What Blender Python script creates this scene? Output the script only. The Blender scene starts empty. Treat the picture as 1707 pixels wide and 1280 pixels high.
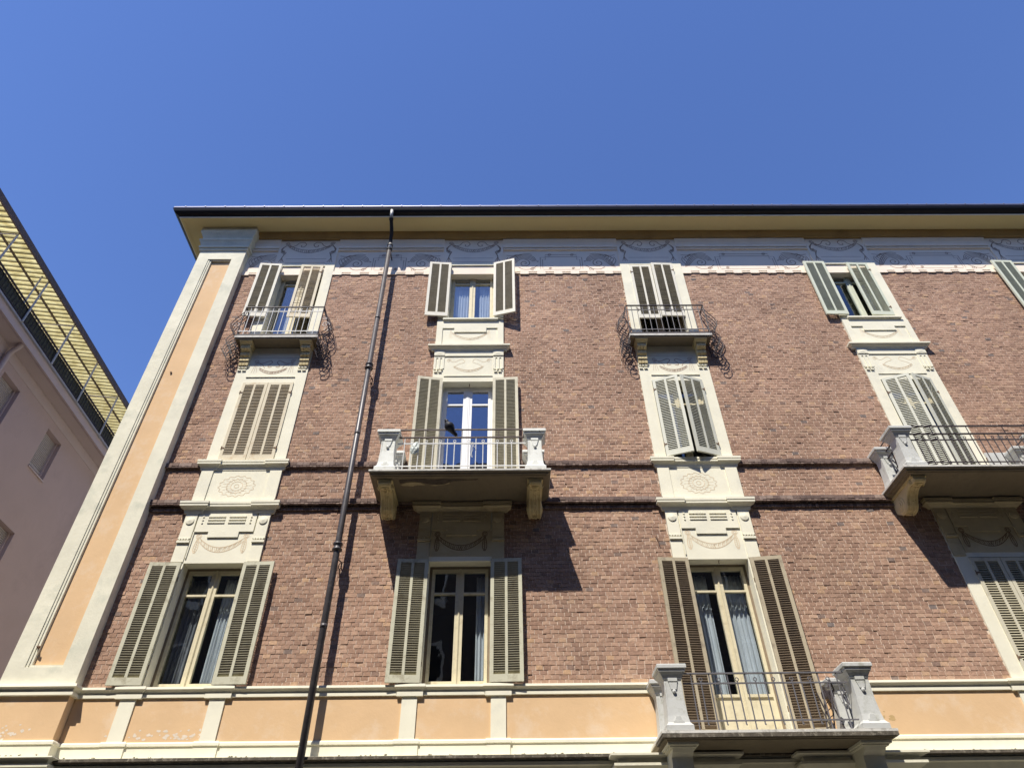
import bpy, math, random
import numpy as np
from mathutils import Matrix, Vector
random.seed(7)
rng = np.random.default_rng(11)
S = bpy.context.scene
COL = S.collection
PI = math.pi

# ------------------------------------------------------------------ camera
cam_d = bpy.data.cameras.new("camera"); cam = bpy.data.objects.new("camera", cam_d); COL.objects.link(cam)
cam_d.sensor_width = 36.0; cam_d.lens = 1134.0/1707.0*36.0
cam_d.clip_start = 0.1; cam_d.clip_end = 3000
def _n(v): v = np.array(v, float); return v/np.linalg.norm(v)
_up = _n([-17.5, 1292, -1134]); _xw = _n([128000, 742, -1134]); _xw = _n(_xw-_up*_xw.dot(_up)); _yw = np.cross(_up, _xw)
R = np.array([_xw, _yw, _up])
M = Matrix([list(R[0])+[0], list(R[1])+[-10.0], list(R[2])+[1.6], [0, 0, 0, 1]])
cam.matrix_world = M
S.camera = cam

# ------------------------------------------------------------------ light
sun_dir = Vector((0.495, 1.0, -1.78)).normalized()
to_sun = -sun_dir
w = bpy.data.worlds.new("World"); S.world = w; w.use_nodes = True
nt = w.node_tree
bg = nt.nodes["Background"]
sky = nt.nodes.new("ShaderNodeTexSky"); sky.sky_type = 'NISHITA'; sky.sun_disc = False
sky.sun_elevation = math.asin(to_sun.z)
sky.sun_rotation = math.atan2(to_sun.x, to_sun.y)
sky.air_density = 1.0; sky.dust_density = 0.1; sky.ozone_density = 3.0; sky.altitude = 200
hs = nt.nodes.new("ShaderNodeHueSaturation"); hs.inputs["Hue"].default_value = 0.514; hs.inputs["Saturation"].default_value = 1.15; hs.inputs["Value"].default_value = 1.0
nt.links.new(sky.outputs[0], hs.inputs["Color"]); nt.links.new(hs.outputs[0], bg.inputs[0]); bg.inputs[1].default_value = 0.15
sl = bpy.data.lights.new("sun", 'SUN'); so = bpy.data.objects.new("sun", sl); COL.objects.link(so)
sl.energy = 5.0; sl.angle = math.radians(0.53); sl.color = (1.0, 0.94, 0.84)
so.rotation_euler = sun_dir.to_track_quat('-Z', 'Y').to_euler(); so.location = (-8, -20, 30)
S.view_settings.view_transform = 'Standard'; S.view_settings.look = 'None'
S.view_settings.exposure = 0.50; S.view_settings.gamma = 1.0
S.render.resolution_x = 1024; S.render.resolution_y = 767
S.render.engine = 'CYCLES'
S.cycles.max_bounces = 8; S.cycles.diffuse_bounces = 3; S.cycles.transparent_max_bounces = 12

# ------------------------------------------------------------------ helpers
class MB:
    def __init__(s): s.v = []; s.f = []
    def add(s, vs, fs):
        o = len(s.v); s.v += [tuple(p) for p in vs]; s.f += [tuple(i+o for i in f) for f in fs]; return s
    def box(s, x0, x1, y0, y1, z0, z1):
        return s.add([(x0,y0,z0),(x1,y0,z0),(x1,y1,z0),(x0,y1,z0),(x0,y0,z1),(x1,y0,z1),(x1,y1,z1),(x0,y1,z1)],
                     [(0,3,2,1),(4,5,6,7),(0,1,5,4),(1,2,6,5),(2,3,7,6),(3,0,4,7)])
    def quad(s, a, b, c, d): return s.add([a,b,c,d], [(0,1,2,3)])
    def frame_xz(s, x0, x1, z0, z1, t, y0, y1):   # rectangular frame of four butted bars
        s.box(x0, x0+t, y0, y1, z0, z1); s.box(x1-t, x1, y0, y1, z0, z1)
        s.box(x0+t, x1-t, y0+.001, y1, z0, z0+t); s.box(x0+t, x1-t, y0+.001, y1, z1-t, z1); return s
    def poly_x(s, prof, x0, x1):                  # (y,z) outline pushed along x
        n = len(prof)
        vs = [(x0,p[0],p[1]) for p in prof]+[(x1,p[0],p[1]) for p in prof]
        fs = [tuple(range(n))[::-1], tuple(range(n, 2*n))]+[(i,(i+1)%n,n+(i+1)%n,n+i) for i in range(n)]
        return s.add(vs, fs)
    def poly_y(s, prof, y0, y1):                  # (x,z) outline pushed along y
        n = len(prof)
        vs = [(p[0],y0,p[1]) for p in prof]+[(p[0],y1,p[1]) for p in prof]
        fs = [tuple(range(n)), tuple(range(n, 2*n))[::-1]]+[((i+1)%n,i,n+i,n+(i+1)%n) for i in range(n)]
        return s.add(vs, fs)
    def mould(s, x0, x1, prof, yb=0.0, left=True, right=True):
        # profile (projection, z) carried along the wall and returned to it at both ends
        rows = []
        for p, z in prof:
            xl = x0-(p if left else 0); xr = x1+(p if right else 0)
            rows.append([(xl, yb, z), (xl, -p, z), (xr, -p, z), (xr, yb, z)])
        vs = [q for r in rows for q in r]; fs = []
        for i in range(len(rows)-1):
            for k in range(3):
                a = i*4+k; fs.append((a, a+1, a+5, a+4))
        fs.append((0,1,2,3)); m = (len(rows)-1)*4; fs.append((m+3,m+2,m+1,m))
        return s.add(vs, fs)
    def tower(s, x0, x1, y0, y1, prof):           # profile (offset, z) carried round a rectangle
        rows = [[(x0-p,y0-p,z),(x1+p,y0-p,z),(x1+p,y1+p,z),(x0-p,y1+p,z)] for p, z in prof]
        vs = [q for r in rows for q in r]; fs = []
        for i in range(len(rows)-1):
            for k in range(4):
                a = i*4+k; b = i*4+(k+1)%4; fs.append((a, b, b+4, a+4))
        fs.append((0,1,2,3)); m = (len(rows)-1)*4; fs.append((m+3,m+2,m+1,m))
        return s.add(vs, fs)
    def tube(s, path, r, n=6, caps=True):
        path = [Vector(p) for p in path]
        rr = r if isinstance(r, (list, tuple)) else [r]*len(path)
        o = len(s.v); prev = None
        for i, p in enumerate(path):
            t = (path[min(i+1,len(path)-1)]-path[max(i-1,0)])
            t = t.normalized() if t.length > 1e-9 else Vector((0,0,1))
            if prev is None:
                u = t.cross(Vector((0,0,1)))
                if u.length < .2: u = t.cross(Vector((1,0,0)))
            else: u = prev - t*prev.dot(t)
            u.normalize(); prev = u; v = t.cross(u)
            for k in range(n):
                a = 2*PI*k/n; s.v.append(tuple(p+(u*math.cos(a)+v*math.sin(a))*rr[i]))
        for i in range(len(path)-1):
            for k in range(n):
                a = o+i*n+k; b = o+i*n+(k+1)%n; s.f.append((a, b, b+n, a+n))
        if caps:
            s.f.append(tuple(o+k for k in range(n))[::-1]); m = o+(len(path)-1)*n
            s.f.append(tuple(m+k for k in range(n)))
        return s
    def disc(s, cx, cz, r, y0, y1, n=20, dome=0):
        vs = [(cx+r*math.cos(2*PI*k/n), y1, cz+r*math.sin(2*PI*k/n)) for k in range(n)]
        vs += [(cx+r*.92*math.cos(2*PI*k/n), y0, cz+r*.92*math.sin(2*PI*k/n)) for k in range(n)]
        vs.append((cx, y0-dome, cz))
        fs = [(k,(k+1)%n,n+(k+1)%n,n+k) for k in range(n)]+[(n+k,n+(k+1)%n,2*n) for k in range(n)]
        return s.add(vs, fs)
    def ribbon(s, pts, w, y):                     # painted line, 2-D points (x,z)
        n = len(pts)
        if n < 2: return s
        o = len(s.v)
        for i in range(n):
            a = pts[max(i-1,0)]; b = pts[min(i+1,n-1)]
            dx, dz = b[0]-a[0], b[1]-a[1]; L = math.hypot(dx, dz) or 1
            k = w*.5*(1 if 0 < i < n-1 else .5)
            s.v.append((pts[i][0]-dz/L*k, y, pts[i][1]+dx/L*k)); s.v.append((pts[i][0]+dz/L*k, y, pts[i][1]-dx/L*k))
        for i in range(n-1): s.f.append((o+2*i, o+2*i+1, o+2*i+3, o+2*i+2))
        return s
    def obj(s, name, m, parent=None, smooth=False, loc=None, rotz=0, label=None):
        me = bpy.data.meshes.new(name); me.from_pydata(s.v, [], s.f); me.validate()
        import bmesh
        if len(s.f) < 60000:
            b = bmesh.new(); b.from_mesh(me); bmesh.ops.recalc_face_normals(b, faces=b.faces); b.to_mesh(me); b.free()
        me.materials.append(m)
        if smooth: me.polygons.foreach_set('use_smooth', [True]*len(me.polygons))
        o = bpy.data.objects.new(name, me); COL.objects.link(o)
        if parent is not None: o.parent = parent
        if loc: o.location = loc
        o.rotation_euler = (0, 0, rotz)
        if label: o['label'] = label
        return o

def thing(name, label, cat, loc=(0,0,0), rotz=0, group=None):
    o = bpy.data.objects.new(name, None); COL.objects.link(o); o.location = loc; o.rotation_euler = (0,0,rotz)
    o.empty_display_size = .2; o['label'] = label; o['category'] = cat
    if group: o['group'] = group
    return o
def tag(o, label, cat, group=None):
    o['label'] = label; o['category'] = cat
    if group: o['group'] = group
    return o
def node(name, parent, loc=(0,0,0), rotz=0, label=None):
    o = bpy.data.objects.new(name, None); COL.objects.link(o); o.parent = parent; o.location = loc
    o.rotation_euler = (0,0,rotz); o.empty_display_size = .1
    if label: o['label'] = label
    return o

# ------------------------------------------------------------------ materials
def mat(name, c, rough=.85, var=.08, scale=3.0, bump=.15, bscale=60, stain=None, stain_amt=.0, stain_scale=2.0, metal=0, spec=.3, streak=0):
    m = bpy.data.materials.new(name); m.use_nodes = True; t = m.node_tree; N = t.nodes; L = t.links
    b = N["Principled BSDF"]; b.inputs["Roughness"].default_value = rough; b.inputs["Metallic"].default_value = metal
    b.inputs["Specular IOR Level"].default_value = spec
    tc = N.new("ShaderNodeTexCoord")
    def noise(sc, det=5, vec=None, ro=.6):
        n = N.new("ShaderNodeTexNoise"); n.inputs["Scale"].default_value = sc; n.inputs["Detail"].default_value = det
        n.inputs["Roughness"].default_value = ro
        L.new(vec or tc.outputs["Object"], n.inputs["Vector"]); return n
    n1 = noise(scale)
    r = N.new("ShaderNodeMapRange"); r.inputs[1].default_value = .3; r.inputs[2].default_value = .7
    r.inputs[3].default_value = 1-var; r.inputs[4].default_value = 1+var
    L.new(n1.outputs["Fac"], r.inputs[0])
    mul = N.new("ShaderNodeVectorMath"); mul.operation = 'SCALE'; mul.inputs[0].default_value = c[:3]; L.new(r.outputs[0], mul.inputs["Scale"])
    out = mul.outputs[0]
    if stain is not None:
        n2 = noise(stain_scale, 8, ro=.7)
        if streak:
            mp = N.new("ShaderNodeMapping"); mp.inputs["Scale"].default_value = (streak, streak, 1)
            L.new(tc.outputs["Object"], mp.inputs["Vector"]); L.new(mp.outputs[0], n2.inputs["Vector"])
        r2 = N.new("ShaderNodeMapRange"); r2.inputs[1].default_value = .52; r2.inputs[2].default_value = .68
        r2.inputs[3].default_value = 0; r2.inputs[4].default_value = stain_amt
        L.new(n2.outputs["Fac"], r2.inputs[0])
        mx = N.new("ShaderNodeMix"); mx.data_type = 'RGBA'; L.new(r2.outputs[0], mx.inputs["Factor"])
        L.new(out, mx.inputs[6]); mx.inputs[7].default_value = (*stain, 1); out = mx.outputs[2]
    L.new(out, b.inputs["Base Color"])
    if bump:
        n3 = noise(bscale, 6); n4 = noise(bscale*.12, 3)
        ad = N.new("ShaderNodeMath"); ad.operation = 'MULTIPLY_ADD'; ad.inputs[1].default_value = .5
        L.new(n3.outputs["Fac"], ad.inputs[0]); L.new(n4.outputs["Fac"], ad.inputs[2])
        bp = N.new("ShaderNodeBump"); bp.inputs["Strength"].default_value = bump; bp.inputs["Distance"].default_value = .02
        L.new(ad.outputs[0], bp.inputs["Height"]); L.new(bp.outputs[0], b.inputs["Normal"])
    return m

CREAM = mat("cream_render", (.785,.75,.60), .9, .05, 2.2, .10, 50, stain=(.60,.585,.50), stain_amt=.6, stain_scale=1.3)
CREAM2 = mat("cream_render_weathered", (.72,.69,.55), .9, .09, 2.6, .25, 30, stain=(.50,.51,.41), stain_amt=.7, stain_scale=1.8)
CREAM_DARK = mat("cream_render_dark_ochre", (.56,.47,.29), .9, .12, 2.5, .15, 40, stain=(.34,.25,.12), stain_amt=.6, stain_scale=3, streak=.4)  # darker ochre cream with brown streaks
FRIEZE = mat("cream_frieze", (.86,.75,.62), .9, .04, 2, .06, 50)
OCHRE = mat("yellow_ochre_render", (.66,.55,.31), .9, .08, 3, .2, 40, stain=(.40,.28,.12), stain_amt=.5, stain_scale=5)
SOFF = mat("eave_soffit_paint", (.72,.60,.30), .9, .03, 1.2, .04, 40)
ORANGE = mat("peach_render", (.68,.465,.265), .9, .05, 1.6, .2, 22, stain=(.74,.60,.45), stain_amt=.5, stain_scale=2.1)
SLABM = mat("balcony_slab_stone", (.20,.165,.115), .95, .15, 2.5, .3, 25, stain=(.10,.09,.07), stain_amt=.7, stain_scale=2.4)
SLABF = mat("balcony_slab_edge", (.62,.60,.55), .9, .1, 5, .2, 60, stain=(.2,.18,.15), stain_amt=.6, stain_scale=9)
DIRT_SHADE = mat("soot_shade_edge", (.10,.085,.065), .95, .4, 9, .4, 60, stain=(.42,.38,.30), stain_amt=.6, stain_scale=14, streak=1.5)
STONEW = mat("painted_cement_pale", (.72,.73,.68), .85, .06, 6, .2, 50, stain=(.45,.44,.38), stain_amt=.6, stain_scale=7)
STONEG = mat("painted_cement_grey", (.52,.525,.50), .85, .06, 6, .2, 50, stain=(.28,.28,.22), stain_amt=.7, stain_scale=6)
MORTAR = mat("mortar", (.62,.50,.405), .97, .14, 7, .5, 90)
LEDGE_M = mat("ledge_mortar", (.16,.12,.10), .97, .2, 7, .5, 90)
PAINT_BR = mat("painted_line_brown", (.40,.28,.205), .95, .12, 8, 0)
PAINT_PE = mat("painted_line_peach", (.70,.55,.37), .95, .1, 8, 0)
PAINT_OC = mat("painted_garland_ochre", (.20,.11,.05), .95, .15, 8, 0)
GUTM = mat("gutter_dark_metal", (.010,.009,.012), .5, .1, 4, .02, 30, metal=0, spec=.3)
GUTR = mat("gutter_rim_metal", (.24,.24,.33), .5, .1, 4, .02, 30, metal=.4, spec=.6)
PIPE = mat("downpipe_grey_metal", (.062,.055,.058), .42, .2, 6, .1, 40, stain=(.13,.12,.115), stain_amt=.5, stain_scale=12, spec=.5)
PIPEB = mat("black_hose", (.012,.011,.014), .6, .1, 6, 0)
ZINC = mat("pale_zinc_pipe", (.45,.44,.42), .5, .1, 6, 0, metal=.3)
IRON_D = mat("dark_iron", (.045,.035,.038), .6, .2, 9, 0, spec=.4)
IRON_B = mat("brown_iron", (.075,.05,.045), .6, .2, 9, 0, spec=.4)
IRON_G = mat("grey_iron", (.13,.125,.135), .6, .2, 9, 0, spec=.4)
IRON_W = mat("white_painted_iron", (.66,.66,.64), .6, .08, 9, 0, spec=.4)
def shut_mats(n, fr, sl, st=(.45,.38,.25), sa=.35):
    return (mat("shutter_frame_"+n, fr, .7, .05, 5, .06, 50, stain=st, stain_amt=sa, stain_scale=7),
            mat("shutter_slat_"+n, sl, .75, .1, 9, .06, 50, stain=st, stain_amt=sa, stain_scale=7))
SH_OLIVE = shut_mats("olive", (.55,.53,.40), (.42,.385,.27), (.25,.21,.13), .6)
SH_WORN = shut_mats("worn", (.42,.36,.25), (.24,.18,.12), (.16,.12,.09), .7)
SH_GREEN = shut_mats("greygreen", (.60,.60,.51), (.56,.56,.47), (.5,.5,.4), .25)
SH_CREAM = shut_mats("cream", (.64,.57,.42), (.50,.42,.30), (.45,.30,.15), .5)
SH_TOP = shut_mats("pale", (.70,.67,.57), (.34,.305,.225), (.5,.45,.35), .3)
SH_PALEG = shut_mats("palegreen", (.60,.63,.51), (.44,.46,.35), (.5,.5,.4), .2)
SH_BEIGE = shut_mats("beige", (.60,.56,.43), (.44,.40,.28), (.3,.26,.18), .5)
WOOD_B = mat("window_frame_beige", (.64,.575,.40), .6, .06, 6, .05, 50, stain=(.4,.33,.2), stain_amt=.5, stain_scale=9)
WOOD_D = mat("window_frame_brown", (.24,.185,.125), .6, .1, 6, .05, 50)
WOOD_W = mat("window_frame_white", (.82,.82,.82), .4, .02, 6, 0)
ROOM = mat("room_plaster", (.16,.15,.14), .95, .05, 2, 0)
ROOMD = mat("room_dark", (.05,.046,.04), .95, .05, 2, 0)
RUST = mat("rusty_iron", (.16,.10,.06), .8, .3, 20, 0)

def glass_mat(name, refl, tint=(1,1,1)):
    m = bpy.data.materials.new(name); m.use_nodes = True; t = m.node_tree; N = t.nodes; L = t.links
    for n in list(N): N.remove(n)
    o = N.new("ShaderNodeOutputMaterial"); tr = N.new("ShaderNodeBsdfTransparent"); tr.inputs[0].default_value = (.88*tint[0],.91*tint[1],.92*tint[2],1)
    gl = N.new("ShaderNodeBsdfGlossy"); gl.inputs["Roughness"].default_value = .015
    gl.inputs[0].default_value = (.95,.97,1,1)
    fr = N.new("ShaderNodeLayerWeight"); fr.inputs["Blend"].default_value = .5; pw = N.new("ShaderNodeMath"); pw.operation = "POWER"; pw.inputs[1].default_value = 4.0
    mr = N.new("ShaderNodeMapRange"); mr.inputs[1].default_value = 0; mr.inputs[2].default_value = 1; mr.inputs[3].default_value = refl; mr.inputs[4].default_value = 1
    nz = N.new("ShaderNodeTexNoise"); nz.inputs["Scale"].default_value = 2.2; tc = N.new("ShaderNodeTexCoord")
    bp = N.new("ShaderNodeBump"); bp.inputs["Strength"].default_value = .12; bp.inputs["Distance"].default_value = .02
    L.new(tc.outputs["Object"], nz.inputs["Vector"]); L.new(nz.outputs["Fac"], bp.inputs["Height"]); L.new(bp.outputs[0], gl.inputs["Normal"])
    mx = N.new("ShaderNodeMixShader"); L.new(fr.outputs["Facing"], pw.inputs[0]); L.new(pw.outputs[0], mr.inputs[0]); L.new(mr.outputs[0], mx.inputs[0])
    L.new(tr.outputs[0], mx.inputs[1]); L.new(gl.outputs[0], mx.inputs[2]); L.new(mx.outputs[0], o.inputs[0])
    return m
GLASS = glass_mat("window_glass", .07)
GLASS_D = glass_mat("double_glazing", .20, (.6,.62,.75))
GLASS_T = glass_mat("old_window_glass", .15)

def brick_mat(name, dark=1.0, pale=False):
    m = bpy.data.materials.new(name); m.use_nodes = True; t = m.node_tree; N = t.nodes; L = t.links
    b = N["Principled BSDF"]; b.inputs["Roughness"].default_value = .93; b.inputs["Specular IOR Level"].default_value = .15
    g = N.new("ShaderNodeNewGeometry"); cr = N.new("ShaderNodeValToRGB"); cr.color_ramp.interpolation = 'LINEAR'
    cols = [(0,(.20,.165,.15)),(.006,(.22,.165,.14)),(.02,(.28,.175,.128)),(.20,(.335,.210,.150)),(.45,(.375,.240,.172)),(.65,(.415,.268,.190)),(.82,(.355,.228,.168)),(.95,(.455,.305,.215)),(1,(.48,.31,.19))]
    if pale: cols = [(0,(.14,.10,.09)),(.5,(.22,.155,.13)),(1,(.33,.25,.21))]
    el = cr.color_ramp.elements
    while len(el) > 1: el.remove(el[-1])
    el[0].position = cols[0][0]; el[0].color = (*[c*dark for c in cols[0][1]],1)
    for p, c in cols[1:]:
        e = el.new(p); e.color = (*[x*dark for x in c],1)
    L.new(g.outputs["Random Per Island"], cr.inputs[0])
    tc = N.new("ShaderNodeTexCoord")
    n1 = N.new("ShaderNodeTexNoise"); n1.inputs["Scale"].default_value = 26; n1.inputs["Detail"].default_value = 7; L.new(tc.outputs["Object"], n1.inputs["Vector"])
    n2 = N.new("ShaderNodeTexNoise"); n2.inputs["Scale"].default_value = .7; n2.inputs["Detail"].default_value = 6; L.new(tc.outputs["Object"], n2.inputs["Vector"])
    r1 = N.new("ShaderNodeMapRange"); r1.inputs[1].default_value=.3; r1.inputs[2].default_value=.7; r1.inputs[3].default_value=.84; r1.inputs[4].default_value=1.20; L.new(n1.outputs["Fac"], r1.inputs[0])
    r2 = N.new("ShaderNodeMapRange"); r2.inputs[1].default_value=.35; r2.inputs[2].default_value=.65; r2.inputs[3].default_value=.86; r2.inputs[4].default_value=1.12; L.new(n2.outputs["Fac"], r2.inputs[0])
    mm = N.new("ShaderNodeMath"); mm.operation='MULTIPLY'; L.new(r1.outputs[0], mm.inputs[0]); L.new(r2.outputs[0], mm.inputs[1])
    vs = N.new("ShaderNodeVectorMath"); vs.operation='SCALE'; L.new(cr.outputs[0], vs.inputs[0]); L.new(mm.outputs[0], vs.inputs["Scale"])
    # smears of pale mortar
    n3 = N.new("ShaderNodeTexNoise"); n3.inputs["Scale"].default_value = 9; n3.inputs["Detail"].default_value = 9; n3.inputs["Roughness"].default_value=.75; L.new(tc.outputs["Object"], n3.inputs["Vector"])
    r3 = N.new("ShaderNodeMapRange"); r3.inputs[1].default_value=.56; r3.inputs[2].default_value=.72; r3.inputs[3].default_value=0; r3.inputs[4].default_value=.5; L.new(n3.outputs["Fac"], r3.inputs[0])
    mx = N.new("ShaderNodeMix"); mx.data_type='RGBA'; L.new(r3.outputs[0], mx.inputs["Factor"]); L.new(vs.outputs[0], mx.inputs[6]); mx.inputs[7].default_value=(.46*dark,.32*dark,.245*dark,1)
    L.new(mx.outputs[2], b.inputs["Base Color"])
    n4 = N.new("ShaderNodeTexNoise"); n4.inputs["Scale"].default_value = 45; n4.inputs["Detail"].default_value = 6; L.new(tc.outputs["Object"], n4.inputs["Vector"])
    bp = N.new("ShaderNodeBump"); bp.inputs["Strength"].default_value=.4; bp.inputs["Distance"].default_value=.010; L.new(n4.outputs["Fac"], bp.inputs["Height"]); L.new(bp.outputs[0], b.inputs["Normal"])
    return m
BRICK = brick_mat("old_brick"); BRICKL = brick_mat("ledge_brick", .9, True)

# ------------------------------------------------------------------ ground
ASPH = mat("asphalt", (.075,.07,.065), .9, .15, 3, .3, 90)
PAVE = mat("stone_pavement", (.11,.10,.08), .9, .12, 2, .2, 40)
def struct(o): o['kind'] = 'structure'; return o
struct(MB().box(-400,400,-400,400,-1,-.004).obj("ground", mat("street_ground", (.08,.075,.065), .95, .15, .5, .2, 20)))
struct(MB().box(-60,60,-12.2,-2.6,-.003,.0).obj("road", ASPH))
struct(MB().box(-7.6,60,-2.6,-.05,-.003,.13).obj("pavement", PAVE))
struct(MB().box(-60,60,-14.0,-12.2,-.003,.13).obj("opposite_pavement", PAVE))

# ------------------------------------------------------------------ main building
C = [-4.625, -.745, 3.345, 7.85, 12.19]
HW = .70; OW = .49
B = thing("apartment_building", "four-storey brick apartment block with cream window surrounds and peach corner pilaster", "building")
XR = 15.0
Z_BR0, Z_BR1 = 4.74, 13.69

def brick_field(regions, course=.065, bw=.115, jit=.004, gap=.006, y0=0.0, depth=.03):
    V = []; F = []
    for (xa, xb, za, zb) in regions:
        k0 = int(math.floor(za/course)); k1 = int(math.ceil(zb/course))
        for k in range(k0, k1):
            z0 = max(k*course, za); z1 = min((k+1)*course, zb)
            if z1-z0 < .02: continue
            wob = .004*math.sin(k*1.7+xa)
            x = xa-bw*(.5*(k % 2))-random.random()*.02
            while x < xb:
                wd = bw*random.choice((1,1,1,1,1,.94,1.06,1.0,1.9 if random.random() < .10 else 1))+random.uniform(-.004,.004)
                a = max(x+gap*.85, xa); b = min(x+wd-gap*.85, xb); x += wd
                if b-a < .02: continue
                y = y0-random.uniform(.0015,.0085) if random.random() < .95 else y0-random.uniform(.008,.013)
                j = lambda: random.uniform(-jit, jit)
                zz0 = z0+gap*.5+random.uniform(-.001,.002)+ (wob if False else 0); zz1 = z1-gap*.5+random.uniform(-.002,.001)
                tl = random.uniform(-.0018,.0018)
                c = [(a+j()*.6, y+j()*.5, zz0+j()*.5-tl), (b+j()*.6, y+j()*.5, zz0+j()*.5+tl), (b+j()*.6, y+j()*.5, zz1+j()*.4+tl), (a+j()*.6, y+j()*.5, zz1+j()*.4-tl)]
                o = len(V); V += c; V += [(p[0], y0+depth, p[2]) for p in c]
                F += [(o,o+1,o+2,o+3),(o,o+4,o+5,o+1),(o+1,o+5,o+6,o+2),(o+2,o+6,o+7,o+3),(o+3,o+7,o+4,o)]
    return V, F
segs = [(-5.985, C[0]-HW), (C[0]+HW, C[1]-HW), (C[1]+HW, C[2]-HW), (C[2]+HW, C[3]-HW), (C[3]+HW, C[4]-HW), (C[4]+HW, XR)]
regs = [(a, b, Z_BR0, Z_BR1) for a, b in segs]
V, F = brick_field(regs)
mb = MB(); mb.v = V; mb.f = F; mb.obj("brick_wall", BRICK, B)
mb = MB()
for a, b in segs: mb.box(a, b, .0008, .25, Z_BR0-.02, Z_BR1+.02)
mb.obj("mortar_wall", MORTAR, B)
# projecting brick ledges
for nm, rows in (("upper", [(8.458,8.522,.060),(8.426,8.449,.058)]), ("lower", [(7.688,7.752,.092),(7.655,7.679,.090),(7.565,7.618,.035)])):
    for a, b in segs:
        mb = MB()
        for i, (za, zb, p) in enumerate(rows):
            x = a
            while x < b-.01:
                wd = (.115 if i == 0 else .058)*random.uniform(.95,1.05); x1 = min(x+wd-.005, b)
                pp = p+random.uniform(-.004,.004); dz = random.uniform(-.003,.003)
                mb.box(x, x1, -pp, .003, za+dz, zb+dz); x += wd
        o = mb.obj("brick_ledge", BRICKL, B)
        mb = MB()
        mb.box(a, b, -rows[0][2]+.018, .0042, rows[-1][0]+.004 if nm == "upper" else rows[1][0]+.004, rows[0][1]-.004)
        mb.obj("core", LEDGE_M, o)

# wall behind frieze, base, and building body
mb = MB()
mb.box(-7.04, XR, .0, .25, 13.712, 15.30)
mb.box(-7.04, XR, .26, .30, 14.3, 15.30)
mb.obj("frieze", FRIEZE, B)
mb = MB(); mb.box(-7.04+.001, -5.99, .0, .25, 4.745, 13.71); mb.box(-7.04, XR, 0, .25, 0.1, 3.80)
mb.box(-7.04, -6.80, .25, 12, .1, 15.25); mb.box(XR-.2, XR, .25, 12, .1, 15.25); mb.box(-7.04, XR, 11.8, 12, .1, 15.25)
mb.obj("side_wall", CREAM2, B)
# base storey with peach panels, interrupted by the door of the lower balcony
dl, dr = C[2]-HW, C[2]+HW
base_spans = [(-5.985, dl), (dr, XR)]
mb = MB()
for a, b in base_spans: mb.box(a, b, -.03, .25, 3.98, 4.60)
mb.obj("peach_base_panels", ORANGE, B)
mb = MB()
for a, b in base_spans:
    mb.mould(a, b, [(.02,4.735),(.085,4.732),(.09,4.70),(.075,4.69),(.045,4.66),(.042,4.645),(.055,4.64),(.055,4.60),(.035,4.597)], yb=.25, left=False, right=False)
    mb.mould(a, b, [(.0,4.045),(.04,4.04),(.052,4.02),(.052,3.99),(.036,3.985),(.036,3.80)], yb=.25, left=False, right=False)
mb.mould(-7.04+.18, -5.985-.18, [(.18,4.745),(.25,4.74),(.26,4.70),(.235,4.69),(.205,4.66),(.20,4.645),(.225,4.64),(.225,4.60),(.18,4.597)], yb=.25, left=True, right=True)
mb.mould(-7.04+.18, -5.985-.18, [(.18,4.045),(.21,4.04),(.225,4.02),(.225,3.99),(.21,3.985),(.21,3.80)], yb=.25, left=True, right=True)
mb.obj("sill_cornice", CREAM, B)
mb = MB(); mb.box(-7.0,-5.985-.005,-.18,.25,3.98,4.61); mb.obj("peach_corner_base", ORANGE, B)
mb = MB()
for i, c in enumerate(C):
    for s in (-1, 1):
        if i == 2: continue
        mb = MB(); xa, xb = sorted((c+s*.72, c+s*.51))
        mb.box(xa, xb, -.055, .01, 4.03, 4.61)
        mb.mould(xa, xb, [(.05,4.742),(.105,4.738),(.11,4.70),(.095,4.69),(.065,4.66),(.06,4.645),(.078,4.64),(.078,4.585),(.056,4.582)], yb=.01)
        mb.mould(xa, xb, [(.03,4.05),(.06,4.045),(.07,4.02),(.07,3.99),(.055,3.985),(.055,3.80)], yb=.01)
        mb.obj("base_pilaster", CREAM, B)
# string course at the foot of the view
mb = MB()
mb.mould(-7.04, XR, [(.03,3.835),(.20,3.815),(.205,3.80),(.14,3.767),(.10,3.755),(.155,3.74),(.155,3.70),(.11,3.69),(.07,3.62),(.03,3.60)], yb=.0, right=False)
mb.mould(-7.04+.18, -5.985-.18, [(.21,3.837),(.37,3.817),(.375,3.802),(.31,3.79),(.28,3.75),(.33,3.738),(.33,3.702),(.29,3.69),(.25,3.62),(.2,3.60)], yb=.0)
mb.obj("string_course", CREAM2, B)
mb = MB()
mb.mould(-7.04, XR, [(.19,3.812),(.212,3.811),(.214,3.776),(.15,3.768)], yb=.0, right=False)  # dark band: the underside's shade put into the colour, along with mossy dirt
mb.obj("string_course_edge", DIRT_SHADE, B)

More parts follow.
